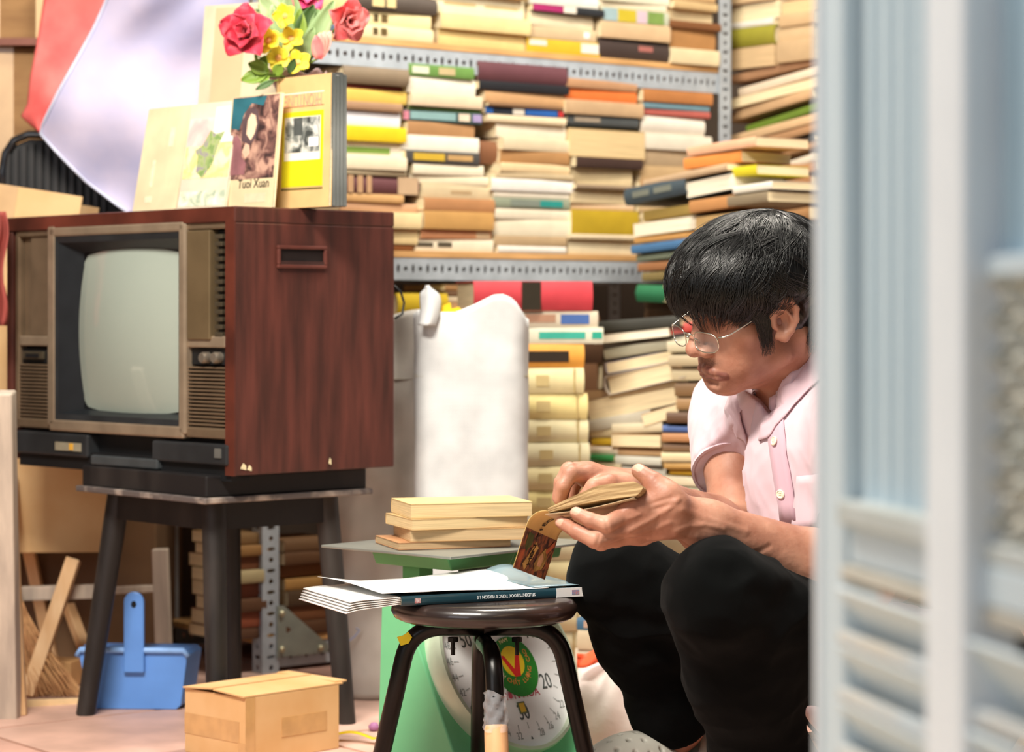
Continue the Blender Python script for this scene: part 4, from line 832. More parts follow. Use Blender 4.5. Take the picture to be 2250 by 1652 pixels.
# ================================================================== sacks
def sack(name, label, px0, px1, Y, z0, ztop, rimf, depth, m, p=3.2, seed=1, yaw=0., foldamp=.006, inside=None, bulge=.0):
    a, b = W(px0, 0, Y), W(px1, 0, Y); cx = (a.x+b.x)/2; hw = (b.x-a.x)/2; M = frame((cx, Y+depth*.5, z0), (1, math.tan(yaw), 0))
    t = thing(name, label, 'sack', M=M)
    rn = random.Random(seed); ph = [rn.uniform(0, 6) for _ in range(8)]
    def fn(s, q):
        th = s*2*math.pi; c, s_ = math.cos(th), math.sin(th)
        r = (abs(c)**p+abs(s_)**p)**(-1/p)
        zt = rimf(s); zz = zt*q
        f = foldamp*(math.sin(th*5+ph[0]+zz*6)+.7*math.sin(th*9+ph[1]-zz*14)+.6*math.sin(zz*40+th*3+ph[2]))*(.4+q)
        k = 1+bulge*math.sin(math.pi*min(1, q*1.05))-.10*max(0, q-.85)/.15*0
        if q < .06: k *= .9+q/.06*.1
        return Vector((c*r*hw*k+f*c, s_*r*depth*.5*k+f*s_, zz))
    mb = MB(); mb.grid(fn, 96, 60); o = obj('cloth', mb, m, t, smooth=True, solid=.0015, off=-1)
    mb = MB(); mb.grid(lambda a_, b_: fn(a_, .86)*1.0*Vector((1, 1, 1)).x if False else Vector((fn(a_, .80).x*b_, fn(a_, .80).y*b_, min(rimf(x/40) for x in range(40))*.86)), 48, 3); obj('contents', mb, inside or mat('#c9c2b4', .9, key='sack_inside'), t, smooth=True)
    return t, M
def weave(h1, h2, key):
    m = bpy.data.materials.new(key); m.use_nodes = True; nt = m.node_tree; N = nt.nodes; B = N['Principled BSDF']; B.inputs['Roughness'].default_value = .55; B.inputs['Specular IOR Level'].default_value = .35
    tc = N.new('ShaderNodeTexCoord'); nz = N.new('ShaderNodeTexNoise'); nz.inputs['Scale'].default_value = 14; nt.links.new(tc.outputs['Object'], nz.inputs['Vector'])
    wz = []
    for ax in ('X', 'Z'):
        w_ = N.new('ShaderNodeTexWave'); w_.bands_direction = ax; w_.inputs['Scale'].default_value = 130; w_.inputs['Distortion'].default_value = 1.2; w_.inputs['Detail'].default_value = 2; nt.links.new(tc.outputs['Object'], w_.inputs['Vector']); wz.append(w_)
    ad = N.new('ShaderNodeMath'); ad.operation = 'ADD'; nt.links.new(wz[0].outputs['Fac'], ad.inputs[0]); nt.links.new(wz[1].outputs['Fac'], ad.inputs[1])
    mr = N.new('ShaderNodeMath'); mr.operation = 'MULTIPLY_ADD'; nt.links.new(ad.outputs[0], mr.inputs[0]); mr.inputs[1].default_value = .18; nt.links.new(nz.outputs[0], mr.inputs[2])
    rp = N.new('ShaderNodeValToRGB'); rp.color_ramp.elements[0].position = .35; rp.color_ramp.elements[1].position = .9; rp.color_ramp.elements[0].color = (*lin(h1), 1); rp.color_ramp.elements[1].color = (*lin(h2), 1); nt.links.new(mr.outputs[0], rp.inputs[0]); nt.links.new(rp.outputs[0], B.inputs['Base Color'])
    bp = N.new('ShaderNodeBump'); bp.inputs['Strength'].default_value = .3; bp.inputs['Distance'].default_value = .003; nt.links.new(mr.outputs[0], bp.inputs['Height']); nt.links.new(bp.outputs[0], B.inputs['Normal']); return m
wv = weave('#b4b6b6', '#dadcdb', 'white_weave'); gv = weave('#a8a39b', '#cbc6be', 'grey_weave')
zT = lambda py, Y: CH-(py-HZ)/FPX*Y
RIMF = [(900, 700), (915, 684), (940, 676), (968, 688), (1000, 688), (1040, 672), (1085, 650), (1108, 648), (1130, 660), (1148, 690), (1165, 722)]
def rim_w(s):
    th = s*2*math.pi; c_, s2 = math.cos(th), math.sin(th); rr = (abs(c_)**4.2+abs(s2)**4.2)**(-1/4.2); px = 1034+c_*rr*126
    py = 700
    for (x0, y0), (x1, y1) in zip(RIMF, RIMF[1:]):
        if x0 <= px <= x1: py = y0+(y1-y0)*(px-x0)/(x1-x0)
    w = min(1, max(0, (-s2*rr+.15)*1.6)); return zT(py*w+700*(1-w), 4.22)
t, M = sack('woven_sack', 'tall white woven plastic sack standing behind the scale', 908, 1160, 4.22, 0.002, 1, rim_w, .17, wv, seed=2, foldamp=.0011, p=4.2, inside=mat('#d9c030', .6, var=.15, scale=8, key='yellow_liner'))
# folded ear at the mouth and yellow liner tips
mb = MB()
def ear(a, b):
    u = (a-.5)*2; h = b; w0 = (26-10*abs(h-.6))*(.9 if h < .8 else max(.15, (1-h)*4.2))
    px = 938+u*w0+8*math.sin(h*3); py = 715-h*88
    return W(px, py, 4.215-.018*math.cos(u*1.4)+.01*h)
mb.grid(ear, 12, 16); obj('folded_ear', mb, wv, t, smooth=True, solid=.002, world=True)
mb = MB(); mb.prism([(940, 692), (962, 676), (990, 664), (992, 678), (1008, 674), (1030, 692), (1000, 690), (962, 694)], 0, 1); 
mb.v = [tuple(W(x, y, 4.225+.004*z)) for x, y, z in mb.v]; obj('yellow_liner', mb, mat('#dcb818', .5, var=.15, scale=20, key='yellow_plastic'), t, world=True)
sack('woven_sack', 'greyish woven sack with blue scribbles squeezed behind the stand', 738, 960, 4.36, 0.002, 1, lambda s: zT(700+20*math.sin(s*12.6), 4.36), .17, gv, seed=4, foldamp=.004, p=3.0)
gs = bpy.data.objects['woven_sack.001']
blue_ink = mat('#9aa0b8', .7, key='blue_scribble')
for pts in ([(738, 1285), (758, 1295), (778, 1288), (784, 1278)], [(742, 1408), (762, 1412), (780, 1398), (790, 1384), (782, 1380)], [(745, 1455), (765, 1450)]):
    mb = MB(); mb.tube([W(x, y, 4.352) for x, y in pts], .0022, 5); obj('scribble', mb, blue_ink, gs, world=True, smooth=True)
# low white plastic bag on the floor behind the stool
def lowbag(name, label, pxc, Y, hw, dp_, hh, m, seed):
    M = Matrix.Translation((W(pxc, 0, Y).x, Y, .001)); t = thing(name, label, 'bag', M=M); rn = random.Random(seed); ph = [rn.uniform(0, 6) for _ in range(6)]
    mb = MB()
    def fn(a, b):
        th = a*2*math.pi; ph_ = b*math.pi*.5; r = math.cos(ph_)**.5; f = 1+.08*math.sin(th*3+ph[0]+b*3)+.05*math.sin(th*7+ph[1]-b*6)+.03*math.sin(b*9+ph[2]+th)
        return Vector((hw*r*math.cos(th)*f, dp_*r*math.sin(th)*f, hh*math.sin(ph_)*(1+.12*math.sin(th*2+ph[3])*r)))
    mb.grid(fn, 64, 24); obj('film', mb, m, t, smooth=True); return t
lowbag('plastic_bag', 'crumpled pinkish white plastic bag on the floor behind the trouser leg', 1352, 3.98, .085, .08, .135, mat('#e9dcd6', .45, var=.06, scale=12, bump=.3, key='pink_film', bscale=30, bdist=.008), 3)
mb = MB(); mb.grid(lambda a, b: W(1268+a*75, 1436+b*30-a*16+4*math.sin(a*6), 3.92+.01*math.sin(a*5+b*3)), 10, 4); tag(obj('orange_scrap', mb, mat('#f0603a', .6, var=.1, scale=12, key='orange_film'), None, smooth=True, solid=.002), 'bright orange plastic scrap on the pinkish bag', 'scrap')
for i, (px, Y, ln, lab) in enumerate(((775, 3.93, .13, 'yellow plastic strap lying on the floor beside the parcel box'), (1275, 3.80, .12, 'yellow plastic strap on the floor right of the scale'))):
    p = W(px, 0, Y); mb = MB()
    mb.grid(lambda a, b: Vector((p.x-ln/2+a*ln, Y+.02*math.sin(a*5)+b*.022, .003+.012*math.sin(a*math.pi)**2+(.02*max(0, a-.75)*4*(1-b*.4)))), 24, 2); tag(obj('yellow_strap', mb, mat('#e2c21c', .4, var=.1, scale=20, key='yellow_strap'), None, smooth=True, solid=.001), lab, 'strap')
mb = MB(); mb.lathe([(0, 0), (.008, .002), (.010, .008), (.005, .014), (0, .015)], 10, Matrix.Translation((W(822, 0, 4.05).x, 4.05, .0))); tag(obj('wrapper_ball', mb, mat('#a06a94', .6, key='purple_scrap'), None, smooth=True), 'tiny crumpled purple wrapper beside the scale', 'wrapper')

# ================================================================== dial scale
SD = Vector((.669, .743, 0)); SY = Vector((-.743, .669, 0))
sc0 = W(1102, 1458, 3.60); scM = frame((sc0.x, sc0.y, 0), SD)
scale = thing('dial_scale', 'green spring dial scale with a large round white face', 'scale', M=scM)
green = mat('#6fc08a', .42, var=.06, scale=6, bump=.03, key='green_enamel', coat=.2)
green_d = mat('#4f8f56', .5, var=.08, scale=10, key='green_frame')
zc = sc0.z; LEAN = math.radians(25.7); tn = math.tan(LEAN)
prof = [(-.075-.01, .028), (.115, .028), (.105, .285), ((.285-zc)*tn+.012, .285), ((.03-zc)*tn+.012, .034)]
mb = MB(); mb.prism(prof, -.148, .148, axis='x'); obj('housing', mb, green, scale, bevel=.010, seg=3)
mb = MB(); mb.box(-.165, .165, -.125, .135, .0, .030); obj('base', mb, green, scale, bevel=.012, seg=3)
DM = Matrix.Translation((0, 0, zc)) @ Matrix.Rotation(-LEAN, 4, 'X')       # dial frame: x right, z up along the face, -y out
RX = Matrix.Rotation(math.pi/2, 4, 'X')
R_ = .139
mb = MB(); mb.lathe([(R_+.002, -.03), (R_+.004, .012), (R_+.001, .020), (R_-.004, .021), (R_-.005, .012), (R_-.005, -.03)], 72, DM @ RX); obj('dial_rim', mb, mat('#b9c6ae', .35, .2, var=.06, key='dial_rim'), scale, smooth='auto')
mb = MB(); mb.lathe([(0, .010), (R_-.005, .010), (R_-.005, .004), (0, .004)], 72, DM @ RX); face = obj('dial_face', mb, mat('#f1f2f2', .35, var=.03, scale=6, bump=0, key='dial_white', coat=.3), scale, smooth='auto')
ink = mat('#4e5452', .6, key='dial_ink'); ink2 = mat('#a0a4a2', .6, key='dial_ink_pale')
for kg in range(0, 60):
    a = math.radians(90-kg*6); r1 = R_*.93; r0 = r1-(.012 if kg % 10 == 0 else (.008 if kg % 2 == 0 else .005))
    if kg % 2: continue
    mb = MB(); Mt_ = DM @ Matrix.Rotation(-(math.pi/2-a)*-1 if False else 0, 4, 'Y')
    p = Vector((math.cos(a), 0, math.sin(a))); 
    mb.add([DM @ (p*(r0-.022)+Vector((dx*-p.z, -.0106, dx*p.x))) for dx in (-.0006, .0006)]+[DM @ (p*(r0-.012)+Vector((dx*-p.z, -.0106, dx*p.x))) for dx in (.0006, -.0006)], [(0, 1, 2, 3)]); obj('tick', mb, ink2, face)
    if kg % 10 == 0:
        if kg: text('numeral', str(kg), .034, DM @ Matrix.Translation(p*(R_*.58)+Vector((0, -.0104, 0))) @ RX, ink, face, world=False, sx=.72)
        mb = MB(); q = p*(R_*.86); mb.prism([(q.x-.0025, q.z-.002), (q.x+.0025, q.z-.002), (q.x, q.z+.003)], -.0107, -.0103, DM, axis='y'); obj('marker', mb, ink, face)
    else: text('numeral', str(kg), .0165, DM @ Matrix.Translation(p*(R_*.84)+Vector((0, -.0104, 0))) @ RX, ink2, face, world=False, sx=.75)
# round sticker
def disc(r, cx, cz, y, m, name, par, rx=None, n=40):
    mb = MB(); mb.prism([(cx+(rx or r)*math.cos(2*math.pi*i/n), cz+r*math.sin(2*math.pi*i/n)) for i in range(n)], y-.0003, y+.0002, DM, axis='y'); return obj(name, mb, m, par)
scx, scz = .014, -.010
stk = disc(.047, scx, scz, -.0112, mat('#2c8a26', .45, key='sticker_green'), 'green_sticker', scale)
disc(.024, scx-.002, scz+.008, -.0118, mat('#f0d020', .45, key='sticker_yellow'), 'yellow_disc', stk)
mb = MB(); mb.prism([(scx+a, scz+b) for a, b in ((-.026, .020), (-.018, .018), (-.004, -.004), (.012, .026), (.024, .036), (.014, .014), (.0045, -.016), (-.007, -.016))], -.0126, -.0120, DM, axis='y'); obj('red_check', mb, mat('#d8281c', .45, key='sticker_red'), stk)
wt = mat('#f6e9b0', .5, key='sticker_text')
s_ = 'CHẤT LƯỢNG CAO'
for i, ch in enumerate(s_):
    if ch == ' ': continue
    a = math.radians(-128+i*11.5); text('letter', ch, .0105, DM @ Matrix.Translation((scx-.002+.034*math.cos(a), -.0120, scz+.008+.034*math.sin(a))) @ Matrix.Rotation(-(a+math.pi/2), 4, 'Y') @ RX, mat('#f0a050', .5, key='sticker_letter'), stk, world=False)
s_ = 'HÀNG VIỆT NAM'
for i, ch in enumerate(s_):
    if ch == ' ': continue
    a = math.radians(215-i*10.5); text('letter', ch, .009, DM @ Matrix.Translation((scx-.002+.034*math.cos(a), -.0120, scz+.008+.034*math.sin(a))) @ Matrix.Rotation(-(a-math.pi/2), 4, 'Y') @ RX, wt, stk, world=False)
text('maker_name', 'NHƠN HÒA', .0175, DM @ Matrix.Translation((.0, -.0104, -.053)) @ RX, mat('#c04a5c', .5, key='maker_red'), face, world=False)
mb = MB(); mb.box(-.008, .008, -.0112, -.0104, -.082, -.064, DM); bad = obj('maker_badge', mb, mat('#5c6a50', .5, key='badge_dark'), face)
mb = MB(); mb.box(-.0055, .0055, -.0118, -.0110, -.080, -.066, DM); obj('badge_centre', mb, mat('#d8b030', .5, key='badge_gold'), bad)
# pillar, frame and platform
mb = MB(); mb.prism([(-.02, .28), (.02, .28), (.02, .338), (-.02, .338)], .03, .07, axis='y'); obj('pillar', mb, mat('#39473c', .5, key='pillar_dark'), scale)
mb = MB(); mb.box(-.135, -.105, .04, .075, .28, .34); obj('pillar', mb, green_d, scale, bevel=.002)
mb = MB(); mb.box(.06, .09, .04, .075, .28, .34); obj('pillar', mb, green_d, scale, bevel=.002)
mb = MB(); mb.prism([(-.165, .352), (-.015, .352), (-.030, .332), (-.155, .332)], -.045, .11, axis='y'); obj('platform_bracket', mb, green_d, scale, bevel=.002)
mb = MB(); mb.prism([(.035, .352), (.105, .352), (.098, .332), (.045, .332)], -.03, .11, axis='y'); obj('platform_bracket', mb, green_d, scale, bevel=.002)
mb = MB(); mb.box(-.19, .125, -.075, .19, .353, .357); obj('platform', mb, mat('#8e9088', .42, .5, var=.12, scale=10, bump=.08, key='platform_steel'), scale, bevel=.001)
mb = MB(); mb.lathe([(.006, .285), (.006, .300), (.013, .302), (.013, .312), (.005, .314), (.004, .328)], 10, Matrix.Translation((-.045, .03, 0))); obj('adjusting_screw', mb, blackp, scale, smooth='auto')
# old paperbacks on the platform
GS = 'old paperbacks stacked on the scale'; z = .3578
for i, (lx0, lx1, tp, h, lab) in enumerate(((868, 1120, 16, '#c99468', 'brown worn paperback at the bottom of the stack on the scale'), (900, 1152, 26, '#d8ac74', 'tan torn paperback, third down in the stack on the scale'), (900, 1150, 24, '#e2bb84', 'cream paperback with a torn edge, second down on the scale'), (902, 1144, 32, '#ecca8e', 'cream paperback on top of the stack on the scale'))):
    Yb = 3.50; a = W(903+(0 if i else -28), 0, Yb); dv = Vector((.955, .29, 0)).normalized()
    L = .172+.004*i; M = frame(a+dv*L*.5+Vector((0, 0, z-a.z)), dv) @ Matrix.Rotation(math.radians((2, -3, 4, -1)[i]), 4, 'Z'); T = tp*Yb/FPX
    book(M, L, T, .125, h, 'f', lab, GS, pages=(4, 2, 1, 1)[i]); z += T+.0005
mb = None

# ================================================================== round stool with the student's book
st0 = W(1064, 1335, 3.30); stool = thing('round_stool', 'round dark wooden stool seat on bent black steel legs', 'stool', loc=(st0.x, st0.y, 0))
seatw = mat('#1d1411', .32, var=.35, scale=8, bump=.08, key='dark_seat', c2='#3e2b23', coat=.4, detail=8, thr=(.45, .8))
R2 = .1275; zs = .284
mb = MB(); mb.lathe([(0, zs), (R2-.012, zs), (R2-.004, zs+.004), (R2, zs+.012), (R2-.001, zs+.019), (R2-.007, zs+.026), (R2-.016, zs+.028), (0, zs+.028)], 64); obj('seat', mb, seatw, stool, smooth='auto')
legm = mat('#0d0b09', .32, .35, var=.4, scale=10, bump=.1, key='black_tube', c2='#241c15', thr=(.5, .85), detail=6)
def bent(a, b, zt, r=.0118, n=10, rc=.045):
    a = Vector(a); b = Vector(b); top0 = Vector((0, 0, zt)); 
    def side(f):
        kn = f*.62; kn.z = zt; out = []
        d1 = (kn-top0).normalized(); foot = Vector((f.x, f.y, .001)); d2 = (foot-kn).normalized()
        P0 = kn-d1*rc; P2 = kn+d2*rc
        for i in range(n+1):
            t_ = i/n; out.append(P0*(1-t_)**2+kn*2*t_*(1-t_)+P2*t_**2)
        return [top0]+out+[foot]
    return side(a), side(b)
F = [Vector((W(803, 0, 3.30).x-st0.x, .0, 0)), Vector((W(1322, 0, 3.30).x-st0.x, .0, 0)), Vector((.022, -.15, 0)), Vector((-.010, .15, 0))]
for (a, b, zt) in ((F[0], F[1], zs-.012), (F[2], F[3], zs-.034)):
    for pts in bent(a, b, zt):
        mb = MB(); mb.tube(pts, .0122, 12); obj('leg', mb, legm, stool, smooth=True)
for px in (995, 1136):
    x = W(px, 0, 3.26).x-st0.x; mb = MB(); mb.lathe([(.007, zs-.022), (.007, zs-.028), (.003, zs-.028), (.003, zs-.046), (0, zs-.046)], 8, Matrix.Translation((x, -.03, 0))); obj('bolt', mb, legm, stool)
mb = MB(); p = W(889, 1403, 3.285)-Vector((st0.x, st0.y, 0)); Mx = Matrix.Translation(p) @ Matrix.Rotation(math.radians(-28), 4, 'Y'); mb.prism([(-.009, -.006), (.002, -.008), (.010, -.003), (.009, .006), (0, .005), (-.008, .007)], -.002, .0, Mx, axis='y'); obj('yellow_sticker', mb, mat('#e3d21c', .5, key='yellow_sticker'), stool)
# wooden foot peg with clear wrap on the near leg
fa, fb = Vector((.022*.62, -.15*.62, zs-.034)), Vector((.022, -.15, 0)); dd = (fb-fa)
q0 = fa+dd*.84; q1 = fa+dd*1.0
mb = MB(); mb.tube([fa+dd*.37, fa+dd*.385, fa+dd*.6, q1], [.0135, .0155, .0160, .0160], 14); obj('wooden_peg', mb, mat('#d9a878', .55, var=.12, scale=10, bump=.15, key='peg_wood', stretch=(4, 4, .5)), stool, smooth=True)
mb = MB(); rw = random.Random(4)
def wf(a, b):
    c_ = fa+dd*(.20+b*.2); th = a*2*math.pi; r = .0140+.0016*math.sin(a*31+b*13)+.0012*math.sin(a*17-b*21)+.002*b
    return c_+Vector((r*math.cos(th), r*math.sin(th), .004*math.sin(a*12)*(1 if b < .1 else 0)))
mb.grid(wf, 40, 10)
wrapm = bpy.data.materials.new('clear_wrap'); wrapm.use_nodes = True; B_ = wrapm.node_tree.nodes['Principled BSDF']; B_.inputs['Base Color'].default_value = (.9, .9, .92, 1); B_.inputs['Alpha'].default_value = .22; B_.inputs['Roughness'].default_value = .12; B_.inputs['Specular IOR Level'].default_value = .9
obj('clear_wrap', mb, wrapm, stool, smooth=True)
# student's book
a = W(882, 1333, 3.20); b = W(1285, 1310, 3.315); zb = zs+.0285; a.z = b.z = zb; dv = b-a; L = dv.length
M = frame((a+b)/2, dv); T = .0128
tb = thing('textbook', 'white and teal student textbook lying on the round stool', 'book', M=M)
teal = mat('#1d3f4a', .35, var=.08, scale=10, key='teal_cover', coat=.4, bump=.02); whitep = mat('#e0dfdc', .5, var=.03, scale=20, bump=.05, key='white_cover', coat=.2)
mb = cover_mesh(L, T, .195, .0008, .0006); cov = obj('cover', mb, teal, tb, smooth='auto')
mb = MB(); mb.box(-L/2+.001, L/2-.001, .0015, .194, .0009, T-.0009); obj('pages', mb, PAGE[3], tb)
mb = MB(); mb.box(L*.34, L/2+.0002, -.0012, .0004, .0002, T-.0002); obj('white_spine_end', mb, whitep, cov)
mb = MB(); mb.box(L*.425, L*.465, -.0016, -.0010, .0035, .0095); obj('publisher_mark', mb, mat('#6f8fb0', .5, var=.5, scale=400, key='publisher_mark', c2='#b87a7a'), cov)
mb = MB(); mb.box(-L*.43, -L*.40, -.0016, -.0004, .003, .0095); obj('publisher_mark', mb, mat('#c7b8b8', .5, var=.5, scale=400, key='publisher_mark2', c2='#a05a5a'), cov)
text('spine_title', "STUDENT'S BOOK TOEIC B VERSION 1.0", .0062, frame((.017, -.0012, T*.5), (1, 0, 0)) @ RX @ Matrix.Rotation(math.pi, 4, 'Z'), mat('#eef2f2', .5, key='white_ink'), cov, world=False, sx=.78)
def topf(a_, b_):
    x = -L*.60+a_*(L*.60+L*.30); y = .001+b_*.19
    lift = .004*math.sin(a_*5+b_*3)+.010*max(0, .25-a_)*2+.003
    return Vector((x-.02*b_*(1-a_), y, T+.0012+max(0, lift)*(.5+.5*b_)))
mb = MB(); mb.grid(topf, 30, 12); obj('loose_white_sheet', mb, whitep, tb, smooth=True, solid=.0006)
mb = MB(); mb.grid(lambda a_, b_: Vector((L*.22+a_*L*.28, .004+b_*.185, T+.0016+.012*b_*math.sin(a_*3)*(b_)+.001)), 12, 10); obj('grey_cover_panel', mb, mat('#5d7680', .35, var=.15, scale=6, key='grey_cover', coat=.4, c2='#8aa0a8'), tb, smooth=True, solid=.0006)
mb = MB()
def curl(a_, b_): return Vector((-L/2-a_*.078, .002+b_*.18, T*.55-.010*a_*a_-.004*math.sin(a_*4)+.004*math.sin(a_*3.1)))
for k_ in range(5):
    off_ = (k_-2)*.0022; m2 = MB(); m2.grid(lambda a_, b_: curl(a_*(1-.02*k_), b_)+Vector((0, 0, off_+.004*a_*(k_-2)*.25)), 14, 4); obj('curled_leaf', m2, whitep, tb, smooth=True, solid=.0012)
# ================================================================== implicit-surface modeller for the person
class SDF:
    def __init__(s): s.ops = []
    def cone(s, a, b, ra, rb, k=.012, sub=False, tagn=None):
        a = np.array(a, np.float32); b = np.array(b, np.float32); s.ops.append(('c', a, b, ra, rb, k, sub, np.minimum(a-ra, b-rb), np.maximum(a+ra, b+rb))); return s
    def chain(s, pts, rs, k=.012, sub=False):
        for i in range(len(pts)-1): s.cone(pts[i], pts[i+1], rs[i], rs[i+1], k, sub)
        return s
    def ell(s, c, ax, r, k=.012, sub=False):
        c = np.array(c, np.float32); A = np.array([list(v) for v in ax], np.float32); r = np.array(r, np.float32)
        e = np.sqrt(((A*r[:, None])**2).sum(0)); s.ops.append(('e', c, A, r, None, k, sub, c-e, c+e)); return s
    def cut(s, p, n, lo, hi, k=.004):
        """remove everything on the +n side of p, inside the box lo..hi"""
        s.ops.append(('p', np.array(p, np.float32), np.array(n, np.float32), None, None, k, True, np.array(lo, np.float32), np.array(hi, np.float32))); return s
    def block(s, lo, h, n):
        V = np.full((n, n, n), .05, np.float32); hit = False
        ax = [np.float32(lo[i])+h*np.arange(n, dtype=np.float32) for i in range(3)]
        for t, a, b, r0, r1, k, sub, mn, mx in s.ops:
            m = k+3*h; sl = []
            for i in range(3):
                i0 = int(max(0, math.floor((mn[i]-m-lo[i])/h))); i1 = int(min(n, math.ceil((mx[i]+m-lo[i])/h)+1))
                sl.append((i0, i1))
            if any(i1-i0 < 1 for i0, i1 in sl): continue
            if sub and not hit: continue
            X = ax[0][sl[0][0]:sl[0][1]][:, None, None]; Y = ax[1][sl[1][0]:sl[1][1]][None, :, None]; Z = ax[2][sl[2][0]:sl[2][1]][None, None, :]
            if t == 'c':
                px, py, pz = X-a[0], Y-a[1], Z-a[2]; d = b-a; L2 = float((d*d).sum())+1e-12
                q = np.clip((px*d[0]+py*d[1]+pz*d[2])/L2, 0, 1)
                D = np.sqrt((px-q*d[0])**2+(py-q*d[1])**2+(pz-q*d[2])**2)-(r0+(r1-r0)*q)
            elif t == 'e':
                px, py, pz = X-a[0], Y-a[1], Z-a[2]
                u = [(px*b[i][0]+py*b[i][1]+pz*b[i][2]) for i in range(3)]
                k0 = np.sqrt(sum((u[i]/r0[i])**2 for i in range(3))); k1 = np.sqrt(sum((u[i]/r0[i]**2)**2 for i in range(3)))+1e-9
                D = k0*(k0-1)/k1
            else:
                D = -((X-a[0])*b[0]+(Y-a[1])*b[1]+(Z-a[2])*b[2])+np.zeros((sl[0][1]-sl[0][0], sl[1][1]-sl[1][0], sl[2][1]-sl[2][0]), np.float32)
            v = V[sl[0][0]:sl[0][1], sl[1][0]:sl[1][1], sl[2][0]:sl[2][1]]
            if sub:
                D = -D; hh = np.maximum(k-np.abs(v-D), 0)/k; v[...] = np.maximum(v, D)+hh*hh*k*.25
            else:
                hh = np.maximum(k-np.abs(v-D), 0)/k; v[...] = np.minimum(v, D)-hh*hh*k*.25; hit = True
        return V if hit else None
    def mesh(s, name, h, B=72, smooth_it=0):
        adds = [o for o in s.ops if not o[6]]
        mn = np.min([o[7] for o in adds], 0)-4*h; mx = np.max([o[8] for o in adds], 0)+4*h
        N = np.ceil((mx-mn)/h).astype(int)+2; nb = np.ceil(N/B).astype(int)
        ids = []; pos = []; quads = []
        S = N+B+2
        def gid(i, j, k): return (i*S[1]+j)*S[2]+k
        for bi in range(nb[0]):
            for bj in range(nb[1]):
                for bk in range(nb[2]):
                    o = np.array([bi, bj, bk])*B; lo = mn+o*h
                    hi = lo+(B+2)*h
                    if not any(np.all(p[7]-p[5] < hi) and np.all(p[8]+p[5] > lo) for p in adds): continue
                    V = s.block(lo, h, B+2)
                    if V is None: continue
                    I = V < 0
                    if not I.any() or I.all(): continue
                    n = B+1
                    acc = np.zeros((n, n, n, 3), np.float32); cnt = np.zeros((n, n, n), np.float32)
                    for axis in range(3):
                        o1, o2 = [x for x in range(3) if x != axis]
                        for d1 in (0, 1):
                            for d2 in (0, 1):
                                s0 = [slice(0, n)]*3; s1 = [slice(0, n)]*3
                                s0[o1] = s1[o1] = slice(d1, n+d1); s0[o2] = s1[o2] = slice(d2, n+d2); s1[axis] = slice(1, n+1)
                                a, b = V[tuple(s0)], V[tuple(s1)]; c = (a < 0) != (b < 0)
                                t = np.where(c, a/np.where(c, a-b, 1), 0).astype(np.float32); cf = c.astype(np.float32)
                                acc[..., axis] += t*cf; acc[..., o1] += d1*cf; acc[..., o2] += d2*cf; cnt += cf
                    act = cnt > 0
                    w = np.argwhere(act)
                    p = acc[act]/cnt[act][:, None]
                    ids.append(gid(w[:, 0]+o[0], w[:, 1]+o[1], w[:, 2]+o[2])); pos.append(mn+(w+o+p)*h)
                    for axis in range(3):
                        o1, o2 = (axis+1) % 3, (axis+2) % 3
                        s0 = [slice(1, n)]*3; s1 = [slice(1, n)]*3; s0[axis] = slice(0, n-1); s1[axis] = slice(1, n)
                        a, b = I[tuple(s0)], I[tuple(s1)]; e = np.argwhere(a != b)
                        if len(e) == 0: continue
                        sgn = a[tuple(e.T)]
                        base = e+1; base[:, axis] -= 1
                        def cell(d1, d2):
                            q = base.copy(); q[:, o1] -= d1; q[:, o2] -= d2; return gid(q[:, 0]+o[0], q[:, 1]+o[1], q[:, 2]+o[2])
                        q = np.stack([cell(1, 1), cell(0, 1), cell(0, 0), cell(1, 0)], 1); q[~sgn] = q[~sgn][:, ::-1]; quads.append(q)
        ids = np.concatenate(ids); pos = np.concatenate(pos); quads = np.concatenate(quads)
        u, first = np.unique(ids, return_index=True); P = pos[first]
        F = np.searchsorted(u, quads); F = np.minimum(F, len(u)-1); ok = np.all(u[F] == quads, 1); F = F[ok]
        F = np.unique(np.sort(F, 1), axis=0, return_index=True)[1]; F = np.searchsorted(u, quads[ok][F])
        for _ in range(smooth_it):
            sm_ = np.zeros_like(P); c = np.zeros(len(P))
            for i in range(4):
                a, b = F[:, i], F[:, (i+1) % 4]
                for d in range(3): sm_[:, d] += np.bincount(a, P[b, d], len(P))+np.bincount(b, P[a, d], len(P))
                c += np.bincount(a, minlength=len(P))+np.bincount(b, minlength=len(P))
            P = P*.5+.5*sm_/np.maximum(c, 1)[:, None]
        return P, F
def np_mesh(name, P, F):
    me = bpy.data.meshes.new(name); me.vertices.add(len(P)); me.vertices.foreach_set('co', np.asarray(P, np.float32).ravel())
    me.loops.add(F.size); me.loops.foreach_set('vertex_index', F.ravel().astype(np.int32)); me.polygons.add(len(F)); me.polygons.foreach_set('loop_start', np.arange(0, F.size, F.shape[1], dtype=np.int32))
    me.polygons.foreach_set('use_smooth', np.ones(len(F), bool)); me.update(); me.validate(); return me
def normals(P, F):
    e1 = P[F[:, 2]]-P[F[:, 0]]; e2 = P[F[:, 3]]-P[F[:, 1]]; n = np.cross(e1, e2); N = np.zeros_like(P)
    for i in range(4):
        for d in range(3): N[:, d] += np.bincount(F[:, i], n[:, d], len(P))
    return N/np.maximum(np.linalg.norm(N, axis=1), 1e-9)[:, None]
def A3(v): return np.array([v[0], v[1], v[2]], np.float64)

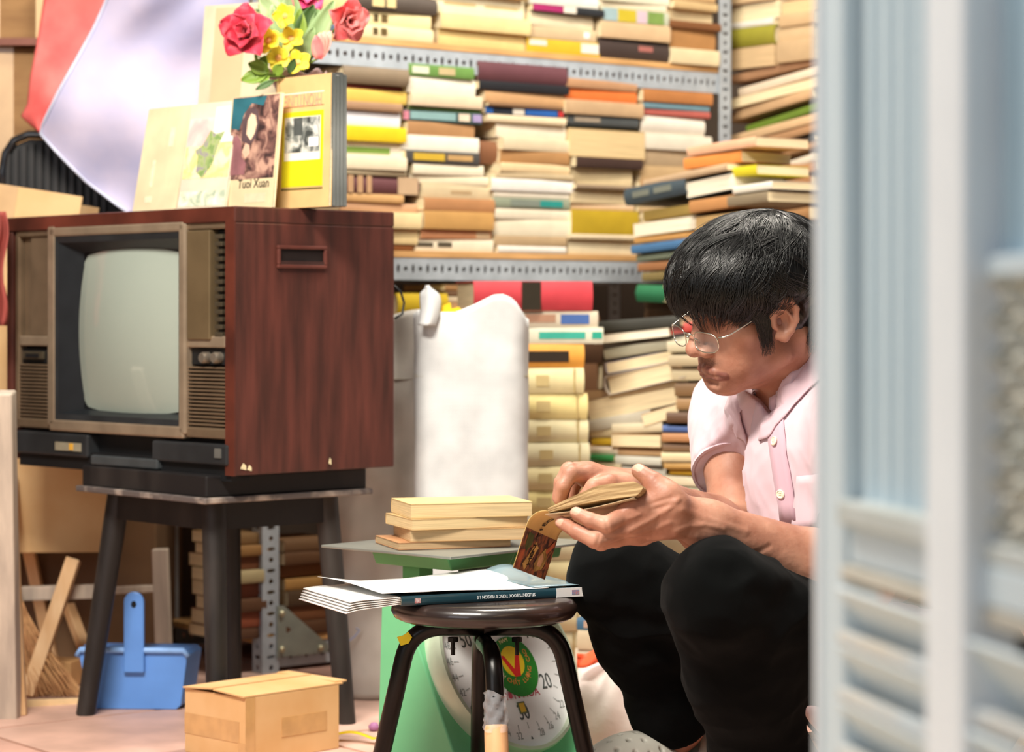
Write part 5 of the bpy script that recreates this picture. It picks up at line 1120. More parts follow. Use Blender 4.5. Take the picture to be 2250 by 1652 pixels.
# ------------------------------------------------------------------ pose
yw, pt = math.radians(25), math.radians(16); HS = .97
hv_ = np.array([-math.cos(yw), -math.sin(yw), 0]); hf = hv_*math.cos(pt)+np.array([0, 0, -math.sin(pt)]); hu = hv_*math.sin(pt)+np.array([0, 0, math.cos(pt)]); hl_ = np.array([math.sin(yw), -math.cos(yw), 0])
rl = math.radians(8); hl_, hu = hl_*math.cos(rl)-hu*math.sin(rl), hu*math.cos(rl)+hl_*math.sin(rl)
HO = A3(W(1668, 690, 3.30))
def hp(a, b, c):
    if c < -.068: c = -.068+(c+.068)*.35
    return HO+HS*(a*hf+b*hl_+c*hu)
HA = (hf, hl_, hu)
def he(sd, a, b, c, r, k=.012, sub=False): sd.ell(hp(a, b, c), HA, [x*HS for x in r], k, sub)
def hc(sd, p, q, ra, rb, k=.012, sub=False): sd.cone(hp(*p), hp(*q), ra*HS, rb*HS, k, sub)
by_ = math.radians(24); bh = np.array([-math.cos(by_), -math.sin(by_), 0]); bl_ = np.array([math.sin(by_), -math.cos(by_), 0]); bz = np.array([0, 0, 1.])
SCn = A3(W(1752, 908, 3.38)); SL = SCn+.182*bl_; SR = SCn-.170*bl_
ER = A3(W(1612, 1182, 3.35)); WR = A3(W(1408, 1082, 3.12)); EL = A3(W(1900, 1276, 3.09)); WL = A3(W(1494, 1132, 3.0))
HIP = np.array([.54, 3.30, .190]); HL = HIP+.09*bl_; HR = HIP-.09*bl_
KL = A3(W(1585, 1312, 2.97)); KR = A3(W(1348, 1262, 3.36)); AL = np.array([.335, 3.13, .085]); AR = A3(W(1490, 1590, 3.46))
NB = A3(W(1768, 842, 3.368))
sk = SDF()
# head
he(sk, -.012, 0, .055, (.094, .074, .083)); he(sk, .034, 0, -.010, (.060, .058, .084), .03); he(sk, .055, 0, .06, (.042, .058, .05), .03)
for s_ in (-1, 1):
    hc(sk, (.004, s_*.052, -.050), (.070, s_*.014, -.090), .016, .016, .024); he(sk, .058, s_*.043, -.004, (.022, .021, .019), .02)
    hc(sk, (.082, s_*.042, .036), (.089, s_*.010, .037), .010, .010, .012); he(sk, .060, s_*.034, -.045, (.022, .022, .03), .02)
he(sk, .077, 0, -.088, (.018, .022, .016), .018); he(sk, .082, 0, -.054, (.0145, .033, .027), .02)
for s_ in (-1, 1):
    he(sk, .101, s_*.033, .019, (.016, .018, .0115), .014, True); he(sk, .076, s_*.032, .018, (.0145, .0155, .0125), .004)
    hc(sk, (.0925, s_*.022, .0115), (.088, s_*.044, .012), .0014, .0012, .002, True)
hc(sk, (.088, 0, .030), (.112, 0, -.016), .0075, .0105, .012); he(sk, .1125, 0, -.020, (.0118, .0128, .0105), .006)
for s_ in (-1, 1):
    he(sk, .0995, s_*.0145, -.0240, (.0135, .0082, .0090), .005); he(sk, .104, s_*.0075, -.0325, (.006, .0042, .004), .003, True)
UL = [(.0980, 0, -.0515), (.0972, .016, -.0538), (.0895, .0345, -.0585)]; LLp = [(.0965, 0, -.0648), (.0955, .016, -.0640), (.0885, .0335, -.0615)]
for s_ in (-1, 1): sk.chain([hp(a, s_*b, c) for a, b, c in UL], [.0066, .0056, .0028], .003)
for s_ in (-1, 1): sk.chain([hp(a, s_*b, c) for a, b, c in LLp], [.0068, .0060, .0026], .0016)
hc(sk, (.0975, -.014, -.0745), (.0975, .014, -.0745), .004, .004, .008, True)
# ears
EP = [(.006, .075, .012), (.002, .079, .030), (-.012, .085, .038), (-.026, .089, .033), (-.034, .090, .016), (-.032, .088, -.002), (-.022, .084, -.018), (-.010, .079, -.028), (.000, .075, -.024)]
_hp0 = hp
def hp(a, b, c): return _hp0(.010+(a+.014)*.84, .080*math.copysign(1, b)+(b-.080*math.copysign(1, b))*.84, .008+(c-.004)*.84)
for s_ in (-1, 1):
    pts = [hp(a, s_*b, c) for a, b, c in EP]; sk.chain(pts, [.0046, .0046, .0048, .0048, .0046, .0044, .0046, .0062, .005], .003)
    he(sk, -.014, s_*.0775, .006, (.017, .0045, .028), .006); he(sk, .004, s_*.077, -.002, (.005, .004, .007), .004)
    sk.chain([hp(-.004, s_*.083, .022), hp(-.018, s_*.087, .018), hp(-.023, s_*.087, .0), hp(-.014, s_*.083, -.014)], [.003, .0034, .0034, .003], .003)
    he(sk, -.009, s_*.0880, .000, (.0100, .0120, .0150), .003, True); he(sk, -.020, s_*.092, .020, (.007, .006, .008), .003, True)
hp = _hp0
# neck and torso core
sk.cone(hp(-.032, 0, -.028), NB+np.array([.012, .01, -.03]), .053, .057, .022); hc(sk, (.012, 0, -.080), (-.02, 0, -.125), .026, .03, .03)
sk.cone(hp(-.03, .050, -.03), NB+.052*bh+.012*bl_+np.array([0, 0, -.045]), .013, .012, .02); sk.cone(hp(-.03, -.050, -.03), NB+.052*bh-.012*bl_+np.array([0, 0, -.045]), .013, .012, .02)
sk.cone(NB+np.array([0, 0, -.03]), SCn+np.array([.03, .01, -.06]), .052, .055, .03); sk.cone(SL, SR, .040, .040, .03)
sk.cone(SCn+np.array([.03, .01, -.06]), HIP+np.array([0, 0, .06]), .07, .08, .03)
# arms
def arm(S, E, Wr, r, bulge):
    S, E, Wr = map(np.asarray, (S, E, Wr)); m = S*.55+E*.45; f = E*.72+Wr*.28
    sk.chain([S, m, E], [r*1.12, r*1.05, r*.90], .02); sk.chain([E, f, Wr*.85+E*.15, Wr], [r*.92, r*.98, r*.70, r*.66], .018)
    d = bulge; sk.cone(E*.9+Wr*.1+d*.010, E*.55+Wr*.45+d*.006, r*.75, r*.6, .02)
arm(SR, ER, WR, .0405, np.array([0, -.6, .8])); arm(SL, EL, WL, .041, np.array([-.1, -.5, -.85]))
def finger(pts, rs):
    P = [A3(W(*p)) for p in pts]; sk.chain(P, rs, .0028); return P
def palm(wr, mcps, r0, r1, k=.014):
    for q in mcps: sk.cone(wr, q, r0, r1, k)
# left hand (near): under the book, thumb on top
LI = finger([(1392, 1122, 2.985), (1332, 1152, 2.958), (1296, 1142, 2.962), (1266, 1127, 2.972)], [.0115, .0102, .0090, .0078])
LM = finger([(1392, 1152, 2.985), (1308, 1186, 2.960), (1268, 1168, 2.972), (1233, 1147, 2.990)], [.0120, .0108, .0092, .0078])
LR = finger([(1400, 1168, 3.010), (1320, 1192, 2.995), (1280, 1172, 3.01), (1250, 1152, 3.028)], [.0118, .0102, .0088, .0075])
LP = finger([(1412, 1172, 3.035), (1352, 1188, 3.03), (1318, 1172, 3.045), (1292, 1158, 3.06)], [.0105, .0088, .0078, .0066])
LT = finger([(1482, 1112, 2.985), (1466, 1086, 2.984), (1436, 1058, 2.990), (1404, 1035, 3.004)], [.0175, .0138, .0122, .0095])
lwr = A3(W(1478, 1134, 2.998)); palm(lwr, [LI[0], LM[0], LR[0], LP[0]], .019, .0135); sk.cone(lwr, LT[0], .020, .017, .014); sk.cone(LT[1], LI[0], .011, .012, .02)
for q in (LI[0], LM[0], LR[0]):
    n_ = np.array([.1, -.92, -.35]); sk.cone(lwr*.8+q*.2+n_*.0165, q+n_*.0095, .0018, .0022, .004)
# right hand (far): turning the page
RI = finger([(1292, 1046, 3.065), (1254, 1040, 3.035), (1237, 1068, 3.030), (1229, 1098, 3.035)], [.0112, .0100, .0088, .0076])
RM = finger([(1286, 1040, 3.088), (1250, 1033, 3.062), (1233, 1060, 3.060), (1226, 1094, 3.064)], [.0118, .0105, .0090, .0076])
RR = finger([(1294, 1040, 3.112), (1260, 1034, 3.092), (1243, 1060, 3.090), (1237, 1090, 3.092)], [.0112, .0100, .0086, .0074])
RP = finger([(1308, 1046, 3.132), (1278, 1042, 3.12), (1264, 1064, 3.118), (1258, 1088, 3.118)], [.010, .0086, .0076, .0066])
RT = finger([(1372, 1072, 3.075), (1336, 1064, 3.050), (1306, 1070, 3.036), (1284, 1092, 3.034)], [.0165, .0130, .0112, .0088])
rwr = A3(W(1396, 1076, 3.115)); palm(rwr, [RI[0], RM[0], RR[0], RP[0]], .018, .0130); sk.cone(rwr, RT[0], .018, .016, .012)
# legs under the trousers, ankles
for Hp, K, An in ((HL, KL, AL), (HR, KR, AR)):
    sk.chain([Hp, K, K*.5+An*.5, An], [.062, .050, .042, .033], .02)
fd = np.array([-.90, -.43, 0]); sk.chain([AR, AR+fd*.06+np.array([0, 0, -.05])], [.036, .034], .02); sk.cone(AL, AL+fd*.06+np.array([0, 0, -.04]), .034, .03, .02)
P, F = sk.mesh('body', .0015, smooth_it=1)
# veins, tendons and creases on the near hand and forearm
Nb = normals(P, F); uu = 1125+FPX*P[:, 0]/P[:, 1]; vv = HZ+FPX*(CH-P[:, 2])/P[:, 1]; near_ = (P[:, 1] < 3.06)*(Nb[:, 1] < -.1)*(uu > 1290)*(uu < 1760)*(vv > 1040)*(vv < 1300)
for pl_, amp_, w_ in (([(1490, 1098), (1463, 1122), (1421, 1147), (1382, 1167)], .0019, 6.5), ([(1484, 1168), (1514, 1156), (1550, 1152), (1590, 1162)], .0015, 6), ([(1440, 1186), (1491, 1174), (1530, 1180)], .0013, 6), ([(1420, 1184), (1363, 1180), (1330, 1183)], -.0011, 4.5), ([(1428, 1108), (1475, 1092)], -.0010, 4.5), ([(1432, 1120), (1480, 1108)], -.0010, 4.5),
        ([(1470, 1150), (1430, 1165), (1395, 1176)], .0012, 6), ([(1640, 1226), (1690, 1200)], -.0016, 6), ([(1500, 1120), (1560, 1142), (1640, 1168)], .0014, 8), ([(1450, 1135), (1440, 1160)], -.0009, 4), ([(1405, 1130), (1380, 1140)], .0010, 5), ([(1330, 1142), (1336, 1166)], -.0008, 3.5), ([(1318, 1176), (1310, 1200)], -.0008, 3.5)):
    dm_ = np.full(len(P), 1e9)
    for (x0, y0), (x1, y1) in zip(pl_, pl_[1:]):
        t_ = np.clip(((uu-x0)*(x1-x0)+(vv-y0)*(y1-y0))/((x1-x0)**2+(y1-y0)**2), 0, 1); dm_ = np.minimum(dm_, np.hypot(uu-x0-t_*(x1-x0), vv-y0-t_*(y1-y0)))
    P = P+Nb*(amp_*np.exp(-(dm_/w_)**2)*near_)[:, None]
me = np_mesh('body', P, F)
# colour masks: x lips, y stubble, z nails
def segd(P, a, b):
    d = b-a; t = np.clip(((P-a)@d)/(d@d), 0, 1); return np.linalg.norm(P-a-t[:, None]*d, axis=1)
L_ = (P-HO)@np.stack([hf, hl_, hu], 1)/HS; L_[:, 2] = np.where(L_[:, 2] < -.068, -.068+(L_[:, 2]+.068)/.35, L_[:, 2])
lip = np.zeros(len(P))
for s_ in (-1, 1):
    for tab, rr_ in ((UL, .0076), (LLp, .0080)):
        for q0, q1, w0 in ((tab[0], tab[1], 1), (tab[1], tab[2], .78)):
            a_ = np.array(q0)*[1, s_, 1]; b_ = np.array(q1)*[1, s_, 1]
            lip = np.maximum(lip, np.clip((rr_*w0-segd(L_, a_, b_))/.0016, 0, 1))
lip = lip*(L_[:, 2] < -.0455)
mo = np.clip(1-np.abs(L_[:, 2]+.0415)/.0095, 0, 1)*np.clip(1-np.abs(L_[:, 1])/.036, 0, 1)*(L_[:, 0] > .06); mo = np.clip(mo*2.2, 0, 1)
ch_ = np.clip(1-np.linalg.norm((L_-np.array([.085, 0, -.082]))/np.array([.03, .03, .02]), axis=1), 0, 1)*.35
jaw_ = np.clip((-.045-L_[:, 2])/.02, 0, 1)*np.clip((L_[:, 0]-.0)/.03, 0, 1)*.22*(L_[:, 2] > -.12)
stub = np.maximum(np.maximum(mo, ch_), jaw_)*(lip < .3)
nail = np.zeros(len(P))
for tip, dist_, nn_ in ((LI[3], LI[2], (-.2, -.75, .6)), (LT[3], LT[2], (-.15, -.75, .65)), (LM[3], LM[2], (-.3, -.8, .2))):
    d = tip-dist_; d /= np.linalg.norm(d); n_ = np.array(nn_); n_ -= d*(n_@d); n_ /= np.linalg.norm(n_); sd_ = np.cross(d, n_); q = P-(tip+d*.002); rr = .0076
    u0, u1, u2 = q@d, q@sd_, q@n_; nail = np.maximum(nail, ((np.abs(u0+.001) < .0085)*(np.abs(u1) < .0058)*(u2 > .0035)*((u0+.001)**2/.0085**2+(u1/.0058)**2 < 1.25)).astype(float))
at = me.attributes.new('mask', 'FLOAT_COLOR', 'POINT'); at.data.foreach_set('color', np.stack([lip, stub, nail, np.ones(len(P))], 1).astype(np.float32).ravel())
def skin_mat():
    m = bpy.data.materials.new('skin'); m.use_nodes = True; nt = m.node_tree; N = nt.nodes; B = N['Principled BSDF']; B.inputs['Roughness'].default_value = .48; B.inputs['Specular IOR Level'].default_value = .4
    B.inputs['Subsurface Weight'].default_value = .12; B.inputs['Subsurface Radius'].default_value = (.9, .35, .2); B.inputs['Subsurface Scale'].default_value = .006
    tc = N.new('ShaderNodeTexCoord'); nz = N.new('ShaderNodeTexNoise'); nz.inputs['Scale'].default_value = 22; nz.inputs['Detail'].default_value = 5; nt.links.new(tc.outputs['Object'], nz.inputs['Vector'])
    rp = N.new('ShaderNodeValToRGB'); rp.color_ramp.elements[0].position = .3; rp.color_ramp.elements[1].position = .7; rp.color_ramp.elements[0].color = (*lin('#a06a54'), 1); rp.color_ramp.elements[1].color = (*lin('#c39179'), 1); nt.links.new(nz.outputs[0], rp.inputs[0])
    av = N.new('ShaderNodeAttribute'); av.attribute_name = 'mask'; sp = N.new('ShaderNodeSeparateColor'); nt.links.new(av.outputs['Color'], sp.inputs[0])
    prev = rp.outputs[0]
    nf = N.new('ShaderNodeTexNoise'); nf.inputs['Scale'].default_value = 700; nt.links.new(tc.outputs['Object'], nf.inputs['Vector'])
    mt = N.new('ShaderNodeMath'); mt.operation = 'MULTIPLY'; nt.links.new(nf.outputs[0], mt.inputs[0]); nt.links.new(sp.outputs[1], mt.inputs[1])
    for src, colr, f in ((sp.outputs[0], '#74403a', .8), (mt.outputs[0], '#3a2a24', 1.1), (sp.outputs[2], '#e0b29a', .6)):
        mx = N.new('ShaderNodeMix'); mx.data_type = 'RGBA'; k = N.new('ShaderNodeMath'); k.operation = 'MULTIPLY'; k.use_clamp = True; k.inputs[1].default_value = f; nt.links.new(src, k.inputs[0]); nt.links.new(k.outputs[0], mx.inputs['Factor']); nt.links.new(prev, mx.inputs['A']); mx.inputs['B'].default_value = (*lin(colr), 1); prev = mx.outputs['Result']
    nt.links.new(prev, B.inputs['Base Color'])
    bp = N.new('ShaderNodeBump'); bp.inputs['Strength'].default_value = .35; bp.inputs['Distance'].default_value = .0022; nb = N.new('ShaderNodeTexNoise'); nb.inputs['Scale'].default_value = 110; nb.inputs['Detail'].default_value = 4; nt.links.new(tc.outputs['Object'], nb.inputs['Vector']); nt.links.new(nb.outputs[0], bp.inputs['Height']); nt.links.new(bp.outputs[0], B.inputs['Normal'])
    return m
person = thing('person', 'person in a pale pink shirt and black trousers, sitting low and reading a book', 'person', loc=(HIP[0], HIP[1], 0))
obj('body', me, skin_mat(), person, world=True)

# ------------------------------------------------------------------ clothes
from mathutils import noise as mnoise
def folds(P, N, amp, fr, stretch=(1, 1, 1), seed=0., ridge=True):
    out = np.empty(len(P))
    for i, p in enumerate(P):
        v = mnoise.noise((p[0]*fr*stretch[0]+seed, p[1]*fr*stretch[1], p[2]*fr*stretch[2])); w_ = mnoise.noise((p[0]*fr*2.3*stretch[0]-seed, p[1]*fr*2.3, p[2]*fr*2.3*stretch[2]))
        out[i] = ((1-abs(v)*2.2) if ridge else v)+.4*w_
    return P+N*(out*amp)[:, None]
sh = SDF()
TA_ = (bl_, bh, bz)
cv = SCn+np.array([.02, -.005, -.085])
sh.ell(cv, TA_, (.175, .118, .15), .03); sh.cone(SL+np.array([0, 0, -.02]), SR+np.array([0, 0, -.02]), .062, .062, .05); sh.ell(HIP+np.array([-.05, .015, .13]), TA_, (.165, .135, .16), .06); sh.ell(HIP+np.array([0, 0, .0]), TA_, (.17, .14, .10), .05)
sh.cone(NB+np.array([.0, .0, -.018]), SCn+np.array([.02, 0, -.07]), .062, .09, .05)
def sleeve(S, E, f):
    S, E = np.asarray(S), np.asarray(E); d = (E-S)/np.linalg.norm(E-S); q = S+(E-S)*f
    sh.cone(S, q+d*.03, .064, .060, .03); sh.cut(q, d, q-.11, q+.13, .003)
    return q, d
qR, dR = sleeve(SR, ER, .50); qL, dL = sleeve(SL, EL, .62)
# neck hole and an open V
NC = np.array([.386, 3.352, .630]); ct_ = math.radians(52); ca = bh*math.sin(ct_)+bz*math.cos(ct_); cf = bh*math.cos(ct_)-bz*math.sin(ct_); cs = bl_
sh.cone(NC-ca*.015, SCn+np.array([.03, .01, -.06]), .070, .09, .04)
sh.cone(NC-ca*.012, NC+ca*.12, .0635, .075, .004, True)
sh.cone(NC+cf*.028-ca*.004, A3(W(1694, 908, 3.285)), .044, .006, .006, True); sh.cone(NC+cf*.03+ca*.02, A3(W(1694, 900, 3.27))+ca*.02, .04, .008, .006, True)
P, F = sh.mesh('shirt', .0034, smooth_it=2); N_ = normals(P, F)
P = folds(P, N_, .0030, 16, (1.4, 1.4, .5), 3.1); P = folds(P, N_, .0012, 42, (1, 1, .6), 8.2)
shirt_m = mat('#d0b4bc', .75, var=.03, scale=9, bump=.12, key='pink_cotton', c2='#d8c0c6', sheen=.25, bscale=240, bdist=.0006)
obj('shirt', np_mesh('shirt', P, F), shirt_m, person, world=True)
def surf(p, d, prims=sh):
    """march from p along d onto the shirt surface"""
    p = np.asarray(p, float); d = np.asarray(d, float); d = d/np.linalg.norm(d)
    best = None
    V = _bvh.ray_cast(Vector(p), Vector(d)); return V[0], V[1]
from mathutils.bvhtree import BVHTree
_bvh = BVHTree.FromPolygons([tuple(p) for p in P], [tuple(int(i) for i in f) for f in F])
def on_shirt(px, py, lift=.001):
    o = Vector((0, 0, CH)); q = W(px, py, 3.2)-o; h_ = _bvh.ray_cast(o, q.normalized())
    if h_[0] is None: return W(px, py, 3.25), Vector((0, -1, 0))
    return h_[0]+h_[1]*lift, h_[1]
# placket strip, buttons, pocket
mb = MB(); PL = [(1694, 912, 1722, 905), (1688, 940, 1724, 936), (1690, 970, 1728, 966), (1694, 1000, 1730, 998), (1700, 1040, 1738, 1036), (1706, 1080, 1744, 1078), (1712, 1110, 1748, 1106), (1716, 1150, 1752, 1150)]
vs = []; fs = []
for i, (a, b, c, d) in enumerate(PL):
    for t_ in (0, .33, .66, 1): vs.append(on_shirt(a+(c-a)*t_, b+(d-b)*t_, .0022)[0])
    if i:
        for k_ in range(3): o_ = (i-1)*4+k_; fs.append((o_, o_+1, o_+5, o_+4))
mb.add(vs, fs); obj('placket', mb, mat('#cfabb7', .75, var=.03, scale=9, bump=.1, key='placket', sheen=.2), person, smooth=True, solid=.0012, world=True)
for (px, py) in ((1693, 970), (1706, 1085)):
    p, n_ = on_shirt(px+12, py, .003); M = n_.to_track_quat('Z', 'Y').to_matrix().to_4x4(); M.translation = p
    mb = MB(); mb.lathe([(0, 0), (.0062, 0), (.0064, .0014), (.0052, .0022), (.0044, .0014), (0, .0014)], 18, M); bo = obj('button', mb, mat('#efe0c4', .35, key='button'), person, smooth='auto', world=True)
    for (a, b) in ((-.0013, -.0013), (.0013, .0013), (-.0013, .0013), (.0013, -.0013)):
        mb = MB(); mb.lathe([(.0006, .0014), (.0006, .0017), (0, .0017)], 6, M @ Matrix.Translation((a, b, 0))); obj('thread_hole', mb, mat('#a08a6a', .6, key='thread'), bo, world=True)
mb = MB(); vs = []; fs = []; n0 = 6
for i in range(n0+1):
    for j in range(n0+1):
        a, b = i/n0, j/n0; x = 1752+a*75; y = 1045+b*120+a*(-6); vs.append(on_shirt(x-b*12, y, .0025)[0])
for i in range(n0):
    for j in range(n0): fs.append((i*(n0+1)+j, (i+1)*(n0+1)+j, (i+1)*(n0+1)+j+1, i*(n0+1)+j+1))
mb.add(vs, fs); obj('pocket', mb, shirt_m, person, smooth=True, solid=.0012, world=True)
# collar
mb = MB()
def collar(a, b):
    ph = (a-.5)*2*math.radians(158)          # 0 at the back of the neck
    dirv = -cf*math.cos(ph)+cs*math.sin(ph); front = max(0, (abs(ph)-1.2)/1.55)
    top = NC+ca*(.016-.006*front)+dirv*.066
    if b < .25: q = top-ca*.022*(1-b/.25)
    else:
        k_ = (b-.25)/.75; tip = front**1.5
        q = top+dirv*(.005+.026*k_)+(-ca)*(.030+.012*tip)*k_+cf*tip*.030*k_+dirv*.004*math.sin(k_*3.1)+ca*.0025*math.sin(a*40)*k_
    q = Vector(q); hit = _bvh.find_nearest(q)
    if b > .25 and hit[0] is not None and (q-hit[0]).dot(hit[1]) < .0045*min(1, (b-.25)*6): q = hit[0]+hit[1]*.0045
    return q
mb.grid(collar, 72, 16); obj('collar', mb, mat('#d0b4bc', .75, var=.03, scale=14, bump=.2, key='collar_cotton', sheen=.25, bscale=60, bdist=.002), person, smooth=True, solid=.0016, world=True)
# sleeve hems
for q, d in ((qR, dR), (qL, dL)):
    mb = MB(); M = Vector(d).to_track_quat('Z', 'Y').to_matrix().to_4x4(); M.translation = Vector(q); mb.lathe([(.0595, -.026), (.0622, -.024), (.0628, .004), (.0590, .004), (.0585, -.024)], 48, M); obj('sleeve_hem', mb, shirt_m, person, smooth='auto', world=True)
# trousers
tr_ = SDF()
for Hp, K, An, rk, rh in ((HL, KL, AL, .064, .058), (HR, KR, AR, .057, .050)):
    Hp, K, An = map(np.asarray, (Hp, K, An)); d = (An-K)/np.linalg.norm(An-K)
    tr_.chain([Hp, Hp*.5+K*.5, K], [.086, .067, rk], .03); tr_.chain([K, K*.6+An*.4, K*.12+An*.88, An+d*.02], [rk, rk*1.0, rh*1.06, rh*1.05], .03)
    tr_.cut(An+d*.004, d, An-.09, An+.12, .003)
tr_.cone(HL, HR, .10, .10, .05); tr_.ell(HIP+np.array([.03, .01, .03]), TA_, (.165, .12, .11), .05)
P, F = tr_.mesh('trousers', .0036, smooth_it=2); N_ = normals(P, F)
kn = np.minimum(np.linalg.norm(P-np.asarray(KL)-np.array([.05, .02, -.03]), axis=1), np.linalg.norm(P-np.asarray(KR)-np.array([.05, .02, -.03]), axis=1))
P2 = folds(P, N_, .0066, 13, (1, 1, 1.5), 5.5); wgt = (.35+.65*np.exp(-(kn/.12)**2))[:, None]; P = P*(1-wgt)+P2*wgt
P = folds(P, N_, .0007, 30, (1, 1, .8), 1.5)
trm = mat('#060707', .95, var=.15, scale=14, bump=.15, key='black_cloth', c2='#0b0c0c', sheen=.02, bscale=300, bdist=.0006, spec=.06)
obj('trousers', np_mesh('trousers', P, F), trm, person, world=True)
# perforated slip-on shoes
def shoe(An, fd_, name):
    s2 = SDF(); g = np.array([An[0], An[1], 0.]); fd_ = fd_/np.linalg.norm(fd_); sdv = np.cross(np.array([0, 0, 1.]), fd_)
    heel = g-fd_*.035; toe = g+fd_*.185
    s2.chain([heel+np.array([0, 0, .03]), g+fd_*.08+np.array([0, 0, .034]), toe+np.array([0, 0, .028])], [.036, .046, .034], .03)
    s2.ell(g+fd_*.075+np.array([0, 0, .058]), (fd_, sdv, np.array([0, 0, 1.])), (.085, .046, .050), .03)
    s2.cone(heel+np.array([0, 0, .035]), heel+np.array([0, 0, .065]), .036, .036, .02)
    s2.cut(np.array([g[0], g[1], .0012]), np.array([0, 0, -1.]), g-.3, g+.3, .004)
    s2.cone(g+fd_*.005+np.array([0, 0, .09]), g+fd_*.01+np.array([0, 0, .20]), .036, .05, .008, True)
    for i in range(5):
        for j in range(-3, 4):
            c = g+fd_*(.055+i*.022)+sdv*(j*.012+(i % 2)*.006)+np.array([0, 0, .02]); s2.cone(c, c+np.array([0, 0, .12])+sdv*(j*.012), .0030, .0034, .001, True)
    P, F = s2.mesh('shoe', .0022, smooth_it=1); return obj(name, np_mesh('shoe', P, F), mat('#b9b6aa', .6, var=.06, scale=20, bump=.1, key='grey_rubber'), person, world=True)
shoe(AR, np.array([-.86, -.51, 0]), 'shoe'); shoe(AL, np.array([-.86, -.51, 0]), 'shoe')

# ------------------------------------------------------------------ hair
HC = (.002, 0, .060); HR3 = np.array([.122, .096, .084])
hsd = SDF(); he(hsd, *HC, HR3*.955, .01); he(hsd, -.038, 0, .03, (.066, .078, .08), .03)
he(hsd, .108, 0, -.062, (.085, .10, .10), .012, True)                       # face opening
for s_ in (-1, 1): he(hsd, .004, s_*.095, -.020, (.034, .035, .052), .008, True); he(hsd, .035, s_*.09, -.04, (.05, .04, .05), .01, True)
for s_ in (-1, 1): he(hsd, .0, s_*.086, .002, (.028, .030, .034), .008, True)
hsd.cut(hp(0, 0, -.035), -hu, HO-.3, HO+.3, .01)
P, F = hsd.mesh('hair', .0030, smooth_it=1); N_ = normals(P, F); P = folds(P, N_, .0022, 70, (1, 1, .35), 2.2)
hv_list = [P]; hf_list = [np.concatenate([F[:, [0, 1, 2]], F[:, [0, 2, 3]]])]; nv = len(P)
rh = random.Random(12)
cr = np.array([-.38, .10, .92]); cr /= np.linalg.norm(cr)                   # crown direction in head axes
e1 = np.array([1., 0, 0]); e1 -= cr*(e1@cr); e1 /= np.linalg.norm(e1); e2 = np.cross(cr, e1)
def th_max(ph):
    f = math.cos(ph)                                                        # 1 to the front
    if f > .45: return math.radians(128)+math.radians(18)*(f-.45)
    if f > -.25: return math.radians(112)
    return math.radians(118)
def strand(ph0, th0, th1, lift0, lift1, sway, w0, n=10, wob=0., end_in=.0):
    pts = []; rs = []
    for i in range(n+1):
        t = i/n; th = th0+(th1-th0)*t; ph = ph0+sway*math.sin(t*2.2)+wob*math.sin(t*7+ph0*9)
        d = cr*math.cos(th)+(e1*math.cos(ph)+e2*math.sin(ph))*math.sin(th)
        l = 1+lift0+(lift1-lift0)*t-end_in*t*t
        q = np.array(HC)+d*HR3*l; pts.append(hp(*q)); rs.append(w0*(1-.85*t**2.2)*min(1, .35+t*5))
    return np.array(pts), rs
SV = []; SF = []; base = nv
def ribbon(pts, rs):
    global base
    n = len(pts); T = np.gradient(pts, axis=0); T /= np.maximum(np.linalg.norm(T, axis=1), 1e-9)[:, None]
    up = pts-HO; X = np.cross(T, up); X /= np.maximum(np.linalg.norm(X, axis=1), 1e-9)[:, None]; Yv = np.cross(X, T)
    r = np.array(rs)[:, None]
    SV.append(np.stack([pts+X*r, pts+Yv*r*.8, pts-X*r], 1).reshape(-1, 3))
    for i in range(n-1):
        a = base+i*3; b = a+3
        for k0, k1 in ((0, 1), (1, 2), (2, 0)): SF.append((a+k0, a+k1, b+k1)); SF.append((a+k0, b+k1, b+k0))
    base += n*3
for clump in range(400):
    ph = rh.uniform(-math.pi, math.pi); t0 = math.radians(rh.choice([rh.uniform(-6, 20), rh.uniform(15, 60), rh.uniform(40, 85)])); tm_ = th_max(ph)
    t1 = min(tm_+math.radians(rh.uniform(-8, 6)), t0+math.radians(rh.uniform(38, 75))); sway = rh.uniform(-.6, .6)+.15; lf0, lf1 = rh.uniform(.0, .045), rh.uniform(.01, .075)
    if math.cos(ph) > .5 and t1 > math.radians(95): lf1 = rh.uniform(.02, .07)
    ein = rh.uniform(0, .06) if math.cos(ph) > .3 else rh.uniform(0, .05)
    # keep the ear free
    if abs(math.sin(ph)) > .72 and -.45 < math.cos(ph) < .35: t1 = min(t1, math.radians(100))
    for k_ in range(rh.randint(11, 19)):
        pts, rs = strand(ph+rh.gauss(0, .05), t0+rh.gauss(0, .05), t1+rh.gauss(0, .05), lf0+rh.gauss(0, .006), lf1+rh.gauss(0, .010), sway+rh.gauss(0, .05), rh.uniform(.00040, .00085), wob=rh.uniform(-.03, .03), end_in=ein); ribbon(pts, rs)
for clump in range(60):                                                      # fringe over the forehead, in locks
    ph = rh.uniform(-1.0, 1.05); t0 = math.radians(rh.uniform(40, 75)); t1 = math.radians(rh.uniform(120, 164)-22*abs(ph)); sw = rh.uniform(-.5, .5); l1 = rh.uniform(.02, .12); ei = rh.uniform(.0, .12); wb = rh.uniform(-.06, .06)
    for k_ in range(rh.randint(10, 20)):
        pts, rs = strand(ph+rh.gauss(0, .035), t0, t1+rh.gauss(0, .04), .02, l1+rh.gauss(0, .008), sw+rh.gauss(0, .03), rh.uniform(.0004, .0009), n=12, wob=wb, end_in=ei); ribbon(pts, rs)
